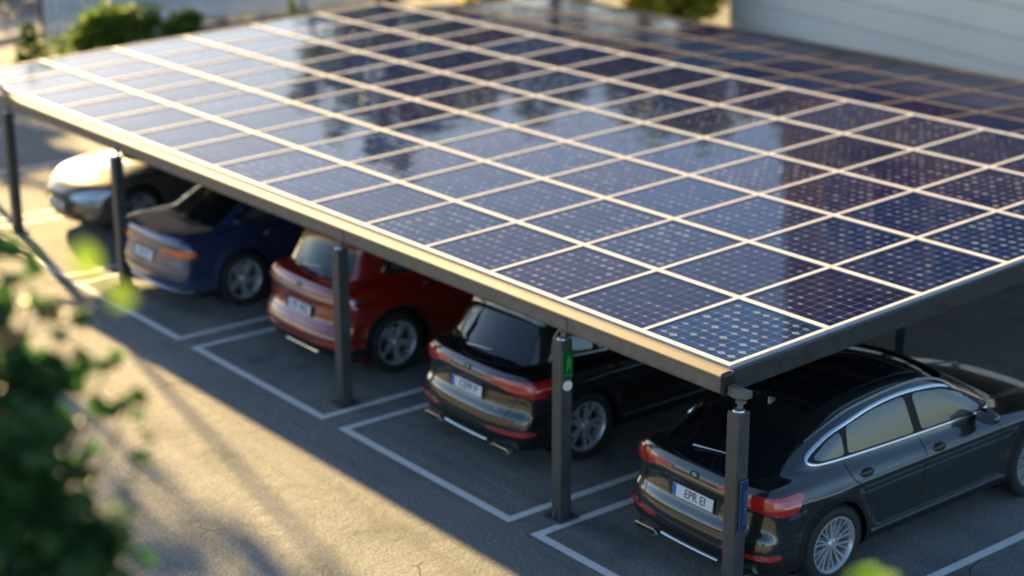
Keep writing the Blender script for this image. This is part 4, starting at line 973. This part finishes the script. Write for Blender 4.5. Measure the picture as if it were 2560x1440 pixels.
# street lamp whose long shadow crosses the lane
t = thing('street_lamp', 'tall grey street lamp standing just past the left end of the carport', 'lamp', (-7.6, -6.35, 0))
b = MB(); b.tube([(0, 0, 0), (0, 0, .5), (0, 0, 5.2)], [.09, .06, .045], 12); b.build('pole', M['post'], t, smooth=True)
b = MB(); b.tube([(0, 0, 5.1), (0, -.3, 5.3), (0, -.9, 5.35)], .03, 8); b.build('arm', M['post'], t, smooth=True)
b = MB(); b.box((0, -1.05, 5.34), (.18, .5, .07)); b.build('lamp_head', M['satin'], t, bevel=.02)
b = MB(); b.box((0, 0, .01), (.3, .3, .02)); b.build('base_plate', M['post'], t)

# railings of upright slats between the pavement and the car park
t = thing('fence', 'pale grey railing of upright slats beside the road', 'fence', (-19.9, 5.5, 0))
M['slat'] = metal_paint('slat_paint', (.72, .76, .80), .5)
for k in range(42):
    b = MB(); y = -5.1+k*.225; b.box((0, y, .98), (.03, .165, 1.8)); b.build('slat', M['slat'], t, bevel=.004)
for z in (.25, 1.65):
    b = MB(); b.box((-.035, -.45, z), (.035, 9.6, .06)); b.build('crossbar', M['slat'], t)
for y in (-5.25, -2.8, -.35, 2.0, 4.35):
    b = MB(); b.box((-.07, y, .98), (.08, .08, 1.96)); b.build('fence_post', M['post'], t, bevel=.006)

# building with a pale clad base behind the rear carport
M['cladding'] = mat('pale_cladding', (.88, .80, .68), .5)
n_ = noise(M['cladding'], .35, 3); r_ = ramp(M['cladding'], n_.outputs[0], [(.3, (.78, .74, .66)), (.7, (.88, .82, .71))]); lk(M['cladding'], r_.outputs[0], pb(M['cladding']).inputs['Base Color'])
def brick():
    m = mat('dark_slate_tiles', (.10, .06, .045), .8); tc = N(m, 'ShaderNodeTexCoord'); b = N(m, 'ShaderNodeTexBrick'); b.inputs['Scale'].default_value = 4
    b.inputs['Color1'].default_value = (.022, .020, .028, 1); b.inputs['Color2'].default_value = (.014, .014, .020, 1); b.inputs['Mortar'].default_value = (.035, .035, .04, 1)
    mp = N(m, 'ShaderNodeMapping'); mp.inputs['Rotation'].default_value = (R(90), 0, 0); lk(m, tc.outputs['Object'], mp.inputs[0]); lk(m, mp.outputs[0], b.inputs[0]); lk(m, b.outputs[0], pb(m).inputs['Base Color']); return m
M['brick'] = brick()
BX, BY = -9.4, 12.6
t = thing('building', 'large building with a pale horizontally clad wall, behind the rear carport', 'building', (BX, BY, 0), R(-13.4))
b = MB(); z = 0; k = 0
while z < 3.3:
    b.box((8, .06+.02*(k % 2 == 0), z+.27), (16, .12, .53)); z += .55; k += 1
b.build('clad_wall', M['cladding'], t, bevel=.01)
b = MB(); b.box((8, 7.1, 1.6), (15.9, 14, 3.3)); b.build('wall', M['cladding'], t)
b = MB(); b.box((8.2, 7.6, 9.2), (15.2, 13.4, 11.8)); up = b.build('upper_wall', M['brick'], t)
b = MB(); b.box((8.2, 7.6, 15.3), (16.0, 14.2, .35)); b.build('roof', M['under'], t)
b = MB(); b.box((8.1, .75, 3.38), (16.3, 1.9, .14)); b.build('ledge', M['satin'], t)
for row in range(3):
    for c_ in range(3):
        x = 3.3+c_*4.0; z = 5.4+row*3.6
        b = MB()
        for dx, dz, sx_, sz_ in ((-.9, 0, .08, 1.9), (.9, 0, .08, 1.9), (0, .95, 1.88, .08), (0, -.95, 1.88, .08), (0, 0, .06, 1.86)): b.box((x+dx, .87, z+dz), (sx_, .10, sz_))
        f = b.build('window', M['fascia'], t); b = MB(); b.box((x, .885, z), (1.74, .04, 1.84)); b.build('pane', M['glass'], f)
